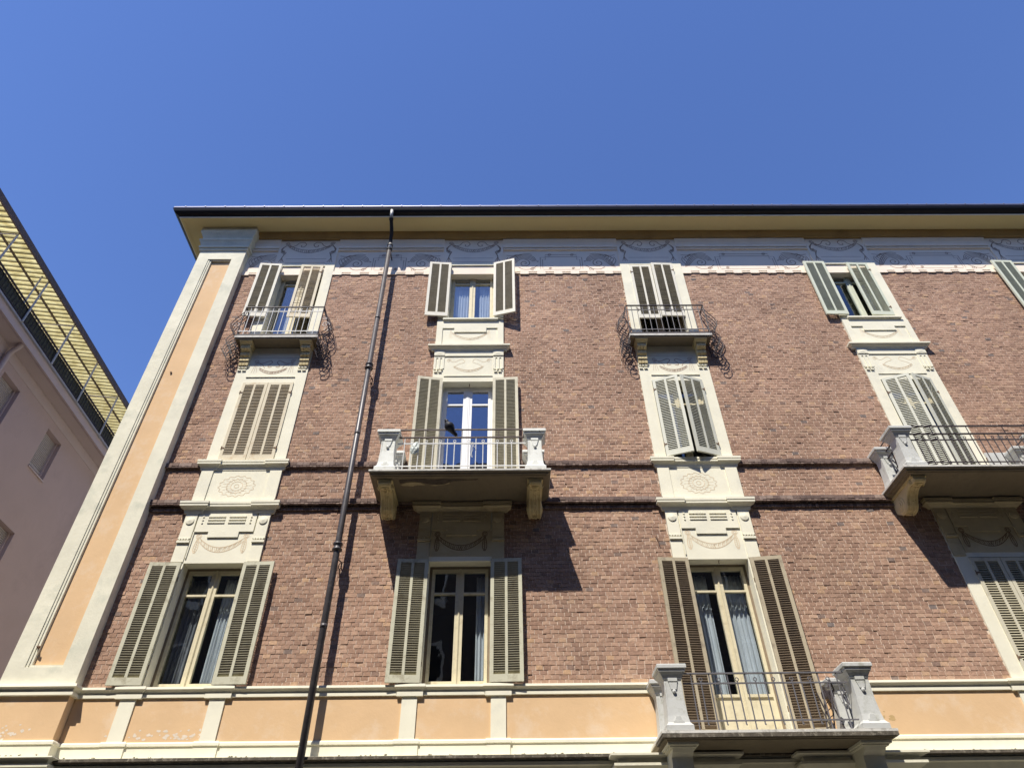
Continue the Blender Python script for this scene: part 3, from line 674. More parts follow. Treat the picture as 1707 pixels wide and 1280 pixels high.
def big_balcony(c, zt, mped, miron, mrail, extra, corb, label):
    Bn = node("balcony", B, (c, 0, zt), label=label)
    P_ = .92; hw = 1.455-.02
    e = MB(); e.mould(-hw+.9, hw-.9, [(.88,.0),(.92,-.002),(.92,-.038),(.90,-.04)], yb=.0)
    # keep returns at the right width
    e = MB(); e.v = []; e.f = []
    def slab(m, prof):
        rows = [[(-hw-(p-.90), 0, z), (-hw-(p-.90), -p, z), (hw+(p-.90), -p, z), (hw+(p-.90), 0, z)] for p, z in prof]
        vs = [q for r in rows for q in r]; fs = []
        for i in range(len(rows)-1):
            for k in range(3):
                a = i*4+k; fs.append((a, a+1, a+5, a+4))
        fs.append((0,1,2,3)); q = (len(rows)-1)*4; fs.append((q+3,q+2,q+1,q)); m.add(vs, fs)
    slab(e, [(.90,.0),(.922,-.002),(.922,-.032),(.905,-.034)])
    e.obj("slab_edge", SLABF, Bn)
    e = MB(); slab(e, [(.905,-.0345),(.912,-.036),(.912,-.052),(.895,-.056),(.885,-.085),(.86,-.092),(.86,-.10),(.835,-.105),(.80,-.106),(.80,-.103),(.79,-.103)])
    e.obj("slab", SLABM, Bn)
    pd = []
    xo = 1.345; pw = .25
    for s in (-1,1):
        xa, xb = sorted((s*(xo-pw/2-.06), s*(xo-pw/2-.06)))
        cx = s*(xo-.13)
        for (ya, yb) in ((-.87,-.62),(-.26,-.06)):
            m_ = MB(); pedestal(m_, cx-.125, cx+.125, ya, yb, .002, .795); m_.obj("pedestal", mped, Bn)
    r = MB(); rl = MB(); y = -.80; xi = 1.07
    rl.box(-xi, xi, y-.016, y+.016, .70, .716)
    r.box(-xi, xi, y-.009, y+.009, .575, .593)
    r.box(-xi, xi, y-.009, y+.009, .125, .141)
    if extra: rl.box(-1.20, 1.20, y-.012, y+.012, .862, .882)
    n = 18; pt = 2*xi/n
    for k in range(1, n):
        x = -xi+k*pt
        if k % 2:
            r.tube([(x,y,.0),(x,y,.70)], .0085, 6)
        else:
            r.tube([(x,y,.09),(x,y,.61)], .0085, 6)
            r.tube([(x+.022*math.cos(a),y,.632+.022*math.sin(a)) for a in [2*PI*q/10 for q in range(11)]], .0065, 5, caps=False)
            r.tube([(x,y,.09),(x,y-.014,.08),(x,y-.024,.09)], .008, 5)
    if extra:
        for x in (-.62, .0, .62): rl.tube([(x,y,.716),(x,y,.862)], .007, 5)
    for s in (-1,1):
        xs = s*(xo-.13)
        for z in (.70,.575,.125):
            (rl if z == .70 else r).box(xs-.010, xs+.010, -.63, -.26, z, z+.016)
        for yy in (-.55,-.44,-.33): r.tube([(xs,yy,0),(xs,yy,.70)], .008, 6)
        r.tube([(xs,-.62,.56),(xs,-.27,.15)], .008, 6); r.tube([(xs+.012,-.62,.15),(xs+.012,-.27,.56)], .008, 6)
        if extra: rl.tube([(xs,-.80,.872),(xs,-.20,.872)], .011, 6)
    r.obj("railing", miron, Bn); rl.obj("handrail", mrail, Bn)
    if corb == 'scroll':
        zs = -.107
        prof = [(.0,zs),(-.76,zs),(-.785,zs-.03),(-.79,zs-.075),(-.765,zs-.105),(-.72,zs-.11),(-.66,zs-.085),(-.58,zs-.085),(-.50,zs-.11),(-.43,zs-.16),(-.38,zs-.22),(-.34,zs-.29),(-.28,zs-.34),(-.20,zs-.36),(-.12,zs-.345),(-.05,zs-.30),(.0,zs-.26)]
        for s in (-1,1):
            cx = s*1.205
            cb = MB(); cb.poly_x(prof, cx-.10, cx+.10)
            cb.box(cx-.125, cx+.125, -.79, 0, zs-.028, zs-.0005)
            for q in (-1,1):
                for (yy,zz,rr) in ((-.20,zs-.21,.135),(-.66,zs-.075,.05)):
                    for rad, th in ((rr,.012),(rr*.66,.022),(rr*.33,.032)):
                        vs = []; nn = 18
                        xx0 = cx+q*.10; xx1 = cx+q*(.10+th)
                        vs = [(xx0,yy+rad*math.cos(2*PI*k/nn),zz+rad*math.sin(2*PI*k/nn)) for k in range(nn)]+[(xx1,yy+rad*.93*math.cos(2*PI*k/nn),zz+rad*.93*math.sin(2*PI*k/nn)) for k in range(nn)]
                        cb.add(vs, [(k,(k+1)%nn,nn+(k+1)%nn,nn+k) for k in range(nn)]+[tuple(range(nn,2*nn))])
            # leaf carving on the face
            for k in (0,1,2,5,8):
                t = k/8; i0 = 5+t*8; j = int(i0); f_ = i0-j
                a = prof[j]; b2 = prof[min(j+1,16)]
                yy = a[0]+(b2[0]-a[0])*f_; zz = a[1]+(b2[1]-a[1])*f_
                wv = .078-.02*abs(t-.5)
                cb.tube([(cx-wv,yy+.01,zz+.004),(cx-wv*.5,yy-.006,zz-.010),(cx,yy-.004,zz-.022+.012*math.cos(k*2)),(cx+wv*.5,yy-.006,zz-.010),(cx+wv,yy+.01,zz+.004)], .010, 6)
            for q in (-1,1): cb.tube([(cx+q*.085, p[0]-.003, p[1]-.004) for p in prof[3:15]], .012, 6)
            for q in (-.35,0,.35): cb.tube([(cx+q*.085, p[0]-.002, p[1]-.003-.004*abs(math.sin(ii))) for ii, p in enumerate(prof[6:15])], [.016,.014,.010,.016,.018,.014,.010,.012,.008], 6)
            cb.obj("corbel", OCHRE, Bn)
    else:
        for s in (-1,1):
            cx = s*1.19; zs = -.107
            cb = MB()
            cb.mould(cx-.03, cx+.03, [(.0,zs)]*1+[(.0,zs-.001)], yb=0) if False else None
            def step(p0, p1, z0, z1, hwid): cb.box(cx-hwid, cx+hwid, -p1, 0, z1, z0)
            step(0,.82,zs,zs-.03,.19); step(0,.78,zs-.0305,zs-.05,.165)
            cb.poly_x([(0,zs-.0505),(-.76,zs-.0505),(-.72,zs-.09),(-.66,zs-.12),(-.63,zs-.13),(-.63,zs-.30),(-.70,zs-.31),(-.70,zs-.34),(-.5,zs-.5),(0,zs-.9)], cx-.13, cx+.13)
            cb.obj("corbel", CREAM2, Bn)
            cb = MB(); cb.mould(cx-.45, cx+.45, [(.25,-.12),(.40,-.125),(.40,-.15),(.30,-.17),(.30,-.22),(.36,-.23),(.36,-.26),(.22,-.34)], yb=0); 
            cb.obj("bracket_moulding", CREAM2, Bn)
    return Bn
BALB = big_balcony(C[1], 7.775, STONEW, IRON_W, IRON_B, True, 'scroll', "balcony with pale pedestals and peeling dark underside")
big_balcony(C[3], 7.785, STONEG, IRON_D, IRON_D, True, 'scroll', "balcony with grey pedestals and dark iron rails")
big_balcony(C[2], 3.90, STONEG, IRON_G, IRON_G, False, 'block', "lowest balcony with grey pedestals and sooty edge")
PEELD = mat("bare_dark_cement", (.085,.07,.06), .97, .3, 12, .5, 50); PEELL = mat("flaked_pale_layer", (.42,.35,.22), .95, .15, 9, .3, 40)
def patch(pts, z, m, name, par=None):
    n = len(pts); q = [(x+random.uniform(-.01,.01), y+random.uniform(-.01,.01)) for x, y in pts]
    q2 = []
    for i in range(n):
        a = q[i]; b = q[(i+1)%n]; q2.append(a)
        for t in (.33,.66): q2.append((a[0]+(b[0]-a[0])*t+random.uniform(-.012,.012), a[1]+(b[1]-a[1])*t+random.uniform(-.012,.012)))
    m_ = MB(); k = len(q2); m_.add([(x,y,z) for x,y in q2]+[(x,y,z-.003) for x,y in q2], [tuple(range(k)),tuple(range(k,2*k))]+[(i,(i+1)%k,k+(i+1)%k,k+i) for i in range(k)])
    m_.obj(name, m, par)
patch([(-.98,-.78),(-.55,-.785),(-.15,-.78),(.28,-.785),(.25,-.755),(.05,-.74),(-.10,-.72),(-.22,-.66),(-.38,-.64),(-.52,-.645),(-.62,-.70),(-.80,-.72),(-.98,-.68)], -.1065, PEELD, "bare_patch", BALB)
patch([(-.98,-.655),(-.86,-.69),(-.74,-.71),(-.64,-.68),(-.58,-.625),(-.70,-.62),(-.78,-.59),(-.92,-.60)], -.1105, PEELL, "flaked_patch", BALB)
patch([(-.54,-.63),(-.38,-.63),(-.24,-.655),(-.17,-.69),(-.17,-.65),(-.30,-.61),(-.45,-.60)], -.1105, PEELL, "flaked_patch", BALB)
# soot edge on lowest balcony
mb = MB(); mb.box(C[2]-1.452, C[2]+1.452, -.9215, -.45, 3.822, 3.8655); mb.obj("sooty_slab_band", DIRT_SHADE, B)

def small_balcony(c, miron, mrail, label):
    Bn = node("balcony", B, (c, 0, 11.435), label=label)
    hw = .835; e = MB()
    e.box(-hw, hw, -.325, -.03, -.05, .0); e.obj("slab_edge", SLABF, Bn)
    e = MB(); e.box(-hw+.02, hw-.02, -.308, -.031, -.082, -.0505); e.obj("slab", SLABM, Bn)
    for s in (-1,1):
        cx = s*.60; cb = MB(); z = -.082
        cb.box(cx-.125, cx+.125, -.29, -.028, z-.03, z-.0003)
        cb.poly_x([(-.028,z-.0305),(-.275,z-.0305),(-.265,z-.05),(-.235,z-.07),(-.225,z-.085),(-.028,z-.085)], cx-.115, cx+.115)
        for k in range(3):
            a = cx-.09+k*.062; b = a+.056
            cb.poly_x([(-.028,z-.086),(-.205,z-.086),(-.225,z-.12),(-.215,z-.165),(-.17,z-.20),(-.135,z-.215),(-.15,z-.25),(-.14,z-.29),(-.10,z-.32),(-.10,z-.36),(-.11,z-.40),(-.085,z-.44),(-.075,z-.50),(-.028,z-.52)], a, b)
        cb.poly_x([(-.028,z-.0865),(-.17,z-.0865),(-.175,z-.15),(-.11,z-.2),(-.10,z-.3),(-.07,z-.35),(-.06,z-.5),(-.028,z-.515)], cx-.088, cx+.092)
        cb.obj("corbel", OCHRE, Bn)
    r = MB(); rl = MB(); y = -.30; xi = .815
    rl.box(-xi, xi, y-.018, y+.010, .845, .866); rl.box(-xi, xi, y-.015, y+.010, .025, .05)
    r.box(-xi, xi, y-.007, y+.007, .72, .735); r.box(-xi, xi, y-.007, y+.007, .135, .15)
    n = 14; pt = 2*xi/n
    for k in range(n+1):
        x = -xi+k*pt
        if k in (0, n): rl.tube([(x,y,.02),(x,y,.85)], .011, 6); continue
        if k % 2: r.tube([(x,y,.03),(x,y,.85)], .0075, 6)
        else:
            r.tube([(x,y,.10),(x,y,.78)], .0075, 6)
            r.tube([(x+.017*math.cos(a),y,.795+.017*math.sin(a)) for a in [2*PI*q/8 for q in range(9)]], .006, 5, caps=False)
            r.tube([(x,y,.10),(x,y-.014,.09),(x,y-.022,.10)], .007, 5)
    for s in (-1,1):
        rl.box(s*xi-.012, s*xi+.012, -.29, -.03, .845, .862)
        rl.box(s*xi-.009, s*xi+.009, -.29, -.03, .135, .15)
        for j, yy in enumerate((-.28,-.21,-.14,-.07)):
            pts = []
            K = [(.0,.84),(.02,.74),(.10,.62),(.19,.50),(.235,.38),(.215,.27),(.13,.17),(.06,.12)]
            pts = [(s*(xi+.86*a), yy, b) for a, b in catmull(K, 5)]
            rl.tube(pts, .0085, 5)
            K = [(.05,.12),(.14,.06),(.21,-.04),(.20,-.15),(.12,-.24),(.04,-.22),(.03,-.15),(.08,-.11),(.12,-.14)]
            rl.tube([(s*(xi+.86*a), yy, b) for a, b in catmull(K, 5)], .008, 5)
            K = [(.03,-.10),(.13,-.14),(.235,-.24),(.25,-.38),(.17,-.47),(.08,-.46),(.05,-.39),(.10,-.34),(.14,-.37)]
            rl.tube([(s*(xi+.84*a-.02), yy, b+.02) for a, b in catmull(K, 5)], .008, 5)
            sp = lambda cx_, cz_, r0, tn, ph: [(s*(xi+cx_+r0*(1-q/26)*math.cos(ph+tn*q/26)), yy+.01, cz_+r0*(1-q/26)*math.sin(ph+tn*q/26)) for q in range(25)]
            if j % 2 == 0: r.tube(sp(.10,.36,.085,9,0), .0055, 5); r.tube(sp(.07,.55,.055,8,2), .0055, 5)
        for (a, b) in ((.225,.40),(.20,-.08),(.235,-.30)):
            rl.tube([(s*(xi+a),-.29,b),(s*(xi+a),-.06,b)], .006, 5)
        rl.tube([(s*(xi+.0),-.05,-.44),(s*(xi+.0),-.05,.16)], .009, 5)
    r.obj("railing", miron, Bn); rl.obj("scrollwork", mrail, Bn)
def catmull(K, n):
    out = []
    for i in range(len(K)-1):
        p0 = K[max(i-1,0)]; p1 = K[i]; p2 = K[i+1]; p3 = K[min(i+2,len(K)-1)]
        for k in range(n):
            t = k/n
            out.append(tuple(.5*((2*p1[d])+(-p0[d]+p2[d])*t+(2*p0[d]-5*p1[d]+4*p2[d]-p3[d])*t*t+(-p0[d]+3*p1[d]-3*p2[d]+p3[d])*t**3) for d in range(len(p1))))
    out.append(tuple(K[-1])); return out
small_balcony(C[0], IRON_W, IRON_D, "small scrollwork balcony with pale front bars, by the corner pilaster")
small_balcony(C[2], IRON_G, IRON_D, "small scrollwork balcony with grey front bars")

# ---------------- painted decoration
def spiral(cx, cz, r, turns, ph=0, sgn=1, n=30):
    return [(cx+r*(1-.85*k/n)*math.cos(ph+sgn*2*PI*turns*k/n), cz+r*(1-.85*k/n)*math.sin(ph+sgn*2*PI*turns*k/n)) for k in range(n+1)]
def swag(cx, zt, hw, drop, th, mb, y, w, rows=14):
    up = []; lo = []
    for k in range(41):
        u = -1+2*k/40
        z = zt-drop*(1-u*u); t = th*(.55+.45*(1-u*u)**.5)
        up.append((cx+u*hw, z+t*.5)); lo.append((cx+u*hw, z-t*.5))
    mb.ribbon(up, w, y); mb.ribbon(lo, w, y)
    for k in range(1, 40, 2):
        a = up[k]; b = lo[min(k+2,40)] if k < 20 else lo[max(k-2,0)]
        m = ((a[0]+b[0])/2+.006*(1 if k < 20 else -1), (a[1]+b[1])/2+.004)
        mb.ribbon([a, m, b], w*.8, y)
        if k % 4 == 1: mb.ribbon([lo[k], ((a[0]+b[0])/2, (a[1]+b[1])/2), up[min(k+1,40)]], w*.7, y)
def garland_top(mb, c, y, w):
    for s in (-1,1):
        mb.ribbon(spiral(c+s*.53, 14.82, .06, 1.8, 0, s), w, y)
        mb.ribbon(catmull([(c+s*.53,14.76),(c+s*.44,14.70),(c+s*.33,14.74),(c+s*.26,14.84),(c+s*.15,14.86),(c+s*.09,14.78),(c+s*.14,14.69),(c+s*.20,14.71),(c+s*.19,14.76)], 6), w*1.2, y)
        for q in (0,1,2):
            mb.ribbon(catmull([(c+s*.53,14.76),(c+s*(.60+.02*q),14.65-.02*q),(c+s*(.63-.03*q),14.50),(c+s*(.55-.02*q),14.42+.03*q),(c+s*(.57),14.30),(c+s*(.62-.06*q),14.12)], 6), w, y)
        mb.ribbon(spiral(c+s*.57, 14.52, .04, 1.3, 1, -s), w, y)
    swag(c, 14.74, .50, .22, .10, mb, y, w)
    mb.ribbon([(c-.47,14.25),(c+.47,14.25)], w*1.3, y); mb.ribbon([(c-.47,14.11),(c+.47,14.11)], w*1.3, y)
def acanthus(mb, x, s, y, w, L=.9):
    # s=+1 grows to the right from the bay, towards the cartouche
    z0 = 13.95
    for q in range(4):
        k = q*.035
        mb.ribbon(catmull([(x+s*(.06+k*.8),z0-.02+k*.4),(x+s*(.14+k),z0+.20-k*.3),(x+s*(.30+k*.6),z0+.40-k),(x+s*(.50),z0+.44-k*1.3),(x+s*(.66-k*.4),z0+.36-k*1.2),(x+s*(.72-k),z0+.20)], 6), w, y)
    for q in range(5):
        mb.ribbon(catmull([(x+s*(.10+.05*q),z0+.05+.07*q),(x+s*(.02+.05*q),z0+.22+.055*q),(x+s*(.06+.09*q),z0+.36+.02*q)], 5), w, y)
    mb.ribbon(catmull([(x+s*.02,14.38),(x+s*.16,14.36),(x+s*.3,14.40),(x+s*.5,14.44),(x+s*.62,14.40)], 6), w, y)
    mb.ribbon(spiral(x+s*.44, z0+.14, .14, 1.5, PI/2, -s), w*1.2, y)
    mb.ribbon(catmull([(x+s*.30,z0+.0),(x+s*.42,z0-.08),(x+s*.60,z0-.06),(x+s*.74,z0+.06)], 6), w, y)
    mb.ribbon(spiral(x+s*.62, z0-.07, .06, 1.3, 0, s), w, y)
Wd = .016
for i, c in enumerate(C):
    mbG = MB(); garland_top(mbG, c, -.0302, Wd); mbG.obj("painted_frieze_garland", PAINT_BR, SUR[i])
for a, b in fseg:
    L = b-a; y = -.0022; mbA = MB()
    if L < 1.0:
        acanthus(mbA, b-.72, 1, y, Wd) if False else acanthus(mbA, a+.03, 1, y, Wd*.9)
        mbA.obj('painted_scrolls', PAINT_BR, B); continue
    sc = 1
    acanthus(mbA, a+.05, 1, y, Wd); acanthus(mbA, b-.05, -1, y, Wd)
    m0, m1 = a+.92, b-.92
    for (o, t) in ((0,0),(.05,.08)):
        mbA.ribbon([(m0-.06+o,13.86+o*.4),(m0-.06+o,14.30-t),(m0+.06,14.30-t),(m0+.06,14.40-t),(m1-.06,14.40-t),(m1-.06,14.30-t),(m1+.06-o,14.30-t),(m1+.06-o,13.86+o*.4)], Wd, y)
    mbA.ribbon([(m0+.0,13.86),(m1,13.86)], Wd, y)
    for x in (m0+.16, m1-.16): mbA.ribbon(spiral(x, 14.39, .045, 1.6), Wd, y); mbA.ribbon(spiral(x, 13.90, .04, 1.4), Wd, y)
    for x in (m0-.12, m1+.12): mbA.ribbon(spiral(x, 14.15, .02, 1), Wd, y)
    # thin rule of the panel
    mbA.ribbon([(a+.03,13.82),(b-.03,13.82)], Wd*.6, y)
    mbA.obj("painted_scrolls", PAINT_BR, B)
# garlands below the lower ledge, painted rosettes, spandrels
for i, c in enumerate(C):
    mb = MB(); y = -.0322 if i not in (1,3) else -.0362; W2 = .010
    swag(c, 7.03, .36, .18, .085, mb, y-.0001, W2)
    for s in (-1,1):
        for r_ in (.042,.022): mb.ribbon([(c+s*.385+r_*math.cos(a), 7.095+r_*math.sin(a)) for a in [2*PI*q/16 for q in range(17)]], W2, y)
        for q in (-1,0,1):
            mb.ribbon(catmull([(c+s*.385+.01*q,7.05),(c+s*.385+.030*q,6.95),(c+s*.385+.034*q,6.86),(c+s*.385+.008*q,6.79)], 5), W2, y)
        for k in range(5): mb.ribbon([(c+s*.385-.025,7.0-.04*k),(c+s*.385+.025,6.975-.04*k)], W2*.8, y)
    mb.obj("painted_garland", PAINT_OC if i in (1,3) else PAINT_PE, SUR[i])
    mb = MB(); y = -.0322
    if i in (0,2,4):
        for (rx, rz) in ((.30,.20),(.17,.14),(.10,.09),(.04,.035)):
            pts = []
            for k in range(81):
                a = 2*PI*k/80; rr = 1+.07*math.sin(16*a) if rx > .12 else 1
                pts.append((c-.02+rx*rr*math.cos(a), 8.05+rz*rr*math.sin(a)))
            mb.ribbon(pts, W2*.8, y)
        for k in range(16):
            a = 2*PI*k/16; mb.ribbon([(c-.02+.11*math.cos(a),8.05+.095*math.sin(a)),(c-.02+.26*math.cos(a+.1),8.05+.175*math.sin(a+.1))], W2*.7, y)
        # swans and garland under the small balcony
        m2 = MB()
        for s in (-1,1):
            m2.ribbon(spiral(c+s*.36, 10.99, .05, 1.6, 0, s), W2, y)
            m2.ribbon(catmull([(c+s*.36,10.95),(c+s*.25,10.93),(c+s*.14,10.98),(c+s*.08,11.0),(c+s*.05,10.95),(c+s*.11,10.88),(c+s*.10,10.83),(c+s*.04,10.84)], 6), W2*1.4, y)
            m2.ribbon(catmull([(c+s*.30,10.93),(c+s*.22,10.88),(c+s*.17,10.80)], 6), W2, y)
            for q in (-1,0,1): m2.ribbon([(c+s*.36+.01*q,10.95),(c+s*.36+.05*q,10.68)], W2, y)
        swag(c, 10.80, .28, .12, .06, m2, y-.0001, W2)
        m2.ribbon([(c-.45,11.08),(c+.45,11.08)], W2, y)
        m2.obj("painted_swan_garland", PAINT_BR, SUR[i])
    else:
        swag(c, 11.78, .38, .19, .05, mb, y, W2*.7)
        for s in (-1,1):
            for q in (-1,0,1): mb.ribbon([(c+s*.40+.01*q,11.85),(c+s*.40+.03*q,11.62)], W2*.7, y)
            mb.ribbon(catmull([(c+s*.42,11.02),(c+s*.30,10.94),(c+s*.14,11.02),(c+s*.08,10.94),(c+s*.2,10.88),(c+s*.3,10.80)], 6), W2*.7, y)
            mb.ribbon(spiral(c+s*.40, 10.98, .05, 1.4), W2*.7, y)
        swag(c, 10.82, .30, .12, .05, mb, y-.0001, W2*.7)
    mb.obj("painted_rosette" if i in (0,2,4) else "painted_spandrel_garland", PAINT_PE, SUR[i])

# ---------------- downpipe
mb = MB(); X = -2.665; Y = -.26
mb.tube([(X,Y,.3),(X,Y,14.45)], .050, 14)
def collar(z, r=.078):
    mb.tube([(X,Y,z-.055),(X,Y,z-.04),(X,Y,z-.015),(X,Y,z),(X,Y,z+.02),(X,Y,z+.045),(X,Y,z+.06),(X,Y,z+.085),(X,Y,z+.09)], [.052,r,r*1.02,.062,.06,.062,r,r*.95,.052], 16)
for z in (1.8, 6.74, 10.60): collar(z)
for z in (5.5, 9.0, 12.0): mb.tube([(X,Y,z-.03),(X,Y,z+.03)], .0545, 14)
mb.obj("downpipe", PIPE, B, smooth=True)
mb = MB()
mb.tube([(X,Y,14.28),(X,Y,14.45),(X,Y,14.52)], [.052,.052,.04], 12); mb.obj("pipe_end", ZINC, B, smooth=True); mb = MB(); mb.tube([(-2.655,-.60,14.98),(-2.65,-.66,15.09),(-2.65,-.68,15.22)], .036, 12)
mb.obj("pipe_end", ZINC, B, smooth=True)
mb = MB()
for z in (14.28, 14.42): mb.tube([(X,Y,z-.015),(X,Y,z+.015)], .066, 14)
mb.tube(catmull([(X,Y,14.45),(X,-.29,14.58),(X+.015,-.37,14.72),(X+.015,-.48,14.86),(-2.655,-.60,14.99)], 8), .042, 12)
mb.tube([(-2.655,-.585,14.96),(-2.655,-.615,15.0)], .05, 12); mb.tube([(X,Y+.04,14.35),(X+.03,-.04,14.22),(X+.03,.0,14.22)], .012, 6)
mb.obj("flexible_hose", PIPEB, B, smooth=False)
for z in (6.55, 10.40):
    mb = MB(); mb.tube([(X+.05,Y+.02,z),(X+.07,-.10,z+.02),(X+.04,.01,z-.02)], .010, 6)
    mb.tube([(X+.06+.022*math.cos(a),-.15,z-.06+.05*math.sin(a)) for a in [2*PI*q/12 for q in range(13)]], .007, 5, caps=False)
    mb.tube([(X+.06,-.15,z-.11),(X+.07,-.1,z-.22)], .008, 5)
    mb.obj("pipe_bracket", IRON_D, B)
# hooks left in the brickwork
for (x, z, dx, dz) in ((8.57,12.14,.06,-.14), (2.43,7.03,.03,-.13)):
    mb = MB(); mb.tube([(x,.0,z),(x+.01,-.05,z-.01),(x+dx*.6,-.05,z+dz*.5),(x+dx,-.05,z+dz)], .006, 5); mb.obj("wall_hook", RUST, B)
mb = MB(); mb.tube([(C[2]+.04,-.028,6.62+.02),(C[2]+.04,.05,6.60),(C[2]+.045,.05,6.575)], .007, 5); mb.tube([(C[1]+.03,.05,10.42),(C[1]+.03,.05,10.36)], .01, 5)
mb.obj("awning_hook", RUST, B)

MB().box(8.552, 9.40, -.064, -.0, 8.30, 8.62).obj("cement_patch", STONEG, B)
# ------------------------------------------------------------------ things on the balcony
BM = mat("pigeon_plumage", (.010,.011,.016), .55, .3, 30, 0, stain=(.022,.024,.034), stain_amt=.6, stain_scale=25)
def pigeon():
    bx, by, bz = -.995, -.80, 8.66
    mb = MB()
    # spine from tail tip to beak, seen from below and behind
    K = [(.155,.05,-.105,.014,.020),(.13,.04,-.075,.016,.026),(.095,.03,-.035,.020,.034),(.06,.015,.012,.038,.042),(.03,.0,.05,.05,.052),(.005,-.005,.085,.045,.05),(-.012,-.012,.115,.030,.035),(-.022,-.02,.138,.022,.024),(-.030,-.026,.155,.023,.024),(-.040,-.034,.165,.018,.018),(-.052,-.042,.165,.007,.008),(-.066,-.052,.160,.002,.002)]
    Q = catmull([tuple(k) for k in K], 4); n = 14; o = 0
    for i, q in enumerate(Q):
        a = Vector(Q[max(i-1,0)][:3]); b = Vector(Q[min(i+1,len(Q)-1)][:3]); t = (b-a).normalized()
        u = t.cross(Vector((.3,-1,0))).normalized(); v = t.cross(u).normalized()
        for k in range(n):
            an = 2*PI*k/n
            p = Vector(q[:3])+(u*math.cos(an)*abs(q[3])+v*math.sin(an)*abs(q[4]))*1.65; mb.v.append((bx+p.x, by+p.y, bz+p.z))
    for i in range(len(Q)-1):
        for k in range(n): a = i*n+k; b = i*n+(k+1)%n; mb.f.append((a,b,b+n,a+n))
    mb.f.append(tuple(range(n))); mb.f.append(tuple((len(Q)-1)*n+k for k in range(n)))
    for s in (-1,1):   # folded wings
        W = [(-.01,.0,.095,.012),(.03,s*.004,.06,.028),(.07,s*.0,.01,.028),(.11,.0,-.04,.016),(.145,.0,-.085,.004)]
        o = len(mb.v)
        for (x,y,z,r) in W:
            cy = s*.060*(1-max(0,x)*3.2)
            for k in range(8):
                an = 2*PI*k/8; mb.v.append((bx+x+.8*r*math.cos(an), by+cy+.012*math.sin(an)+x*.25, bz+z+.8*r*math.cos(an)*.6))
        for i in range(len(W)-1):
            for k in range(8): a = o+i*8+k; b = o+i*8+(k+1)%8; mb.f.append((a,b,b+8,a+8))
    for s in (-1,1):   # legs and toes on the rail
        lx = bx+.035+.016*s
        mb.tube([(lx,by+.0,bz+.035),(lx+.004*s,by-.002,bz+.008)], [.008,.005], 6)
        for d in (-1,0,1): mb.tube([(lx,by,bz+.006),(lx+.014*d,by-.020,bz+.002)], .0035, 5)
        mb.tube([(lx,by,bz+.006),(lx,by+.016,bz+.002)], .0035, 5)
    return mb.obj("pigeon", BM, None, smooth=True)
tag(pigeon(), "dark pigeon perched on top rail of the balcony with pale pedestals", "bird")
BAG = mat("clear_plastic_bag", (.50,.54,.50), .35, .1, 20, .3, 60)
mb = MB(); rows = 9; n = 14; o0 = 0
bx, by, bz = -1.50, -.83, 8.06
for j in range(rows):
    t = j/(rows-1); r = .012+.055*math.sin(PI*min(1, t*.85+.02))**.7*(1 if t < .8 else .8)
    for k in range(n):
        a = 2*PI*k/n; rr = r*(1+.22*math.sin(5*a+j)+.12*random.uniform(-1,1))
        mb.v.append((bx-.03*t+rr*math.cos(a), by+rr*.5*math.sin(a), bz+.30-.22*t-.02*math.sin(a*2)))
for j in range(rows-1):
    for k in range(n): a = j*n+k; b = j*n+(k+1)%n; mb.f.append((a,b,b+n,a+n))
mb.f.append(tuple(range(n))); mb.f.append(tuple((rows-1)*n+k for k in range(n)))
tag(mb.obj("plastic_bag", BAG), "crumpled clear plastic bag tied to the pale balcony railing", "bag")
mb = MB()
mb.tube(catmull([(-.585,-.815,8.345),(-.57,-.83,8.30),(-.555,-.83,8.22),(-.575,-.83,8.14),(-.56,-.83,8.06),(-.585,-.83,8.10),(-.575,-.83,8.20),(-.59,-.82,8.30)], 6), .004, 5)
mb.tube(catmull([(-.60,-.82,8.34),(-.57,-.83,8.36),(-.53,-.83,8.33),(-.555,-.83,8.29),(-.52,-.83,8.26)], 6), .006, 5)
tag(mb.obj("string", mat("pale_string",(.6,.6,.55),.9,.1,9,0)), "loop of pale string hanging from the middle of the pale railing", "string")
# folding rack / satellite mount on lowest balcony, right end
t = thing("folding_drying_rack", "dark folding rack leaning at right end of the lowest balcony", "drying rack", (4.22,-.42,3.905))
mb = MB()
for dy in (-.13,.13):
    mb.tube([(-.05,dy,0),(.08,dy,.62)], .010, 6); mb.tube([(.12,dy,0),(-.02,dy,.60)], .010, 6)
mb.obj("frame", IRON_D, t)
mb = MB()
for k in range(6): mb.tube([(-.045+.022*k,-.13,.05+.1*k),(-.045+.022*k,.13,.05+.1*k)], .006, 5)
mb.tube([(.03,-.15,.58),(.10,-.10,.70),(.16,-.02,.60),(.12,.06,.52)], .012, 6); mb.box(.0,.13,-.05,.05,.50,.58)
mb.obj("crossbar", IRON_D, t)

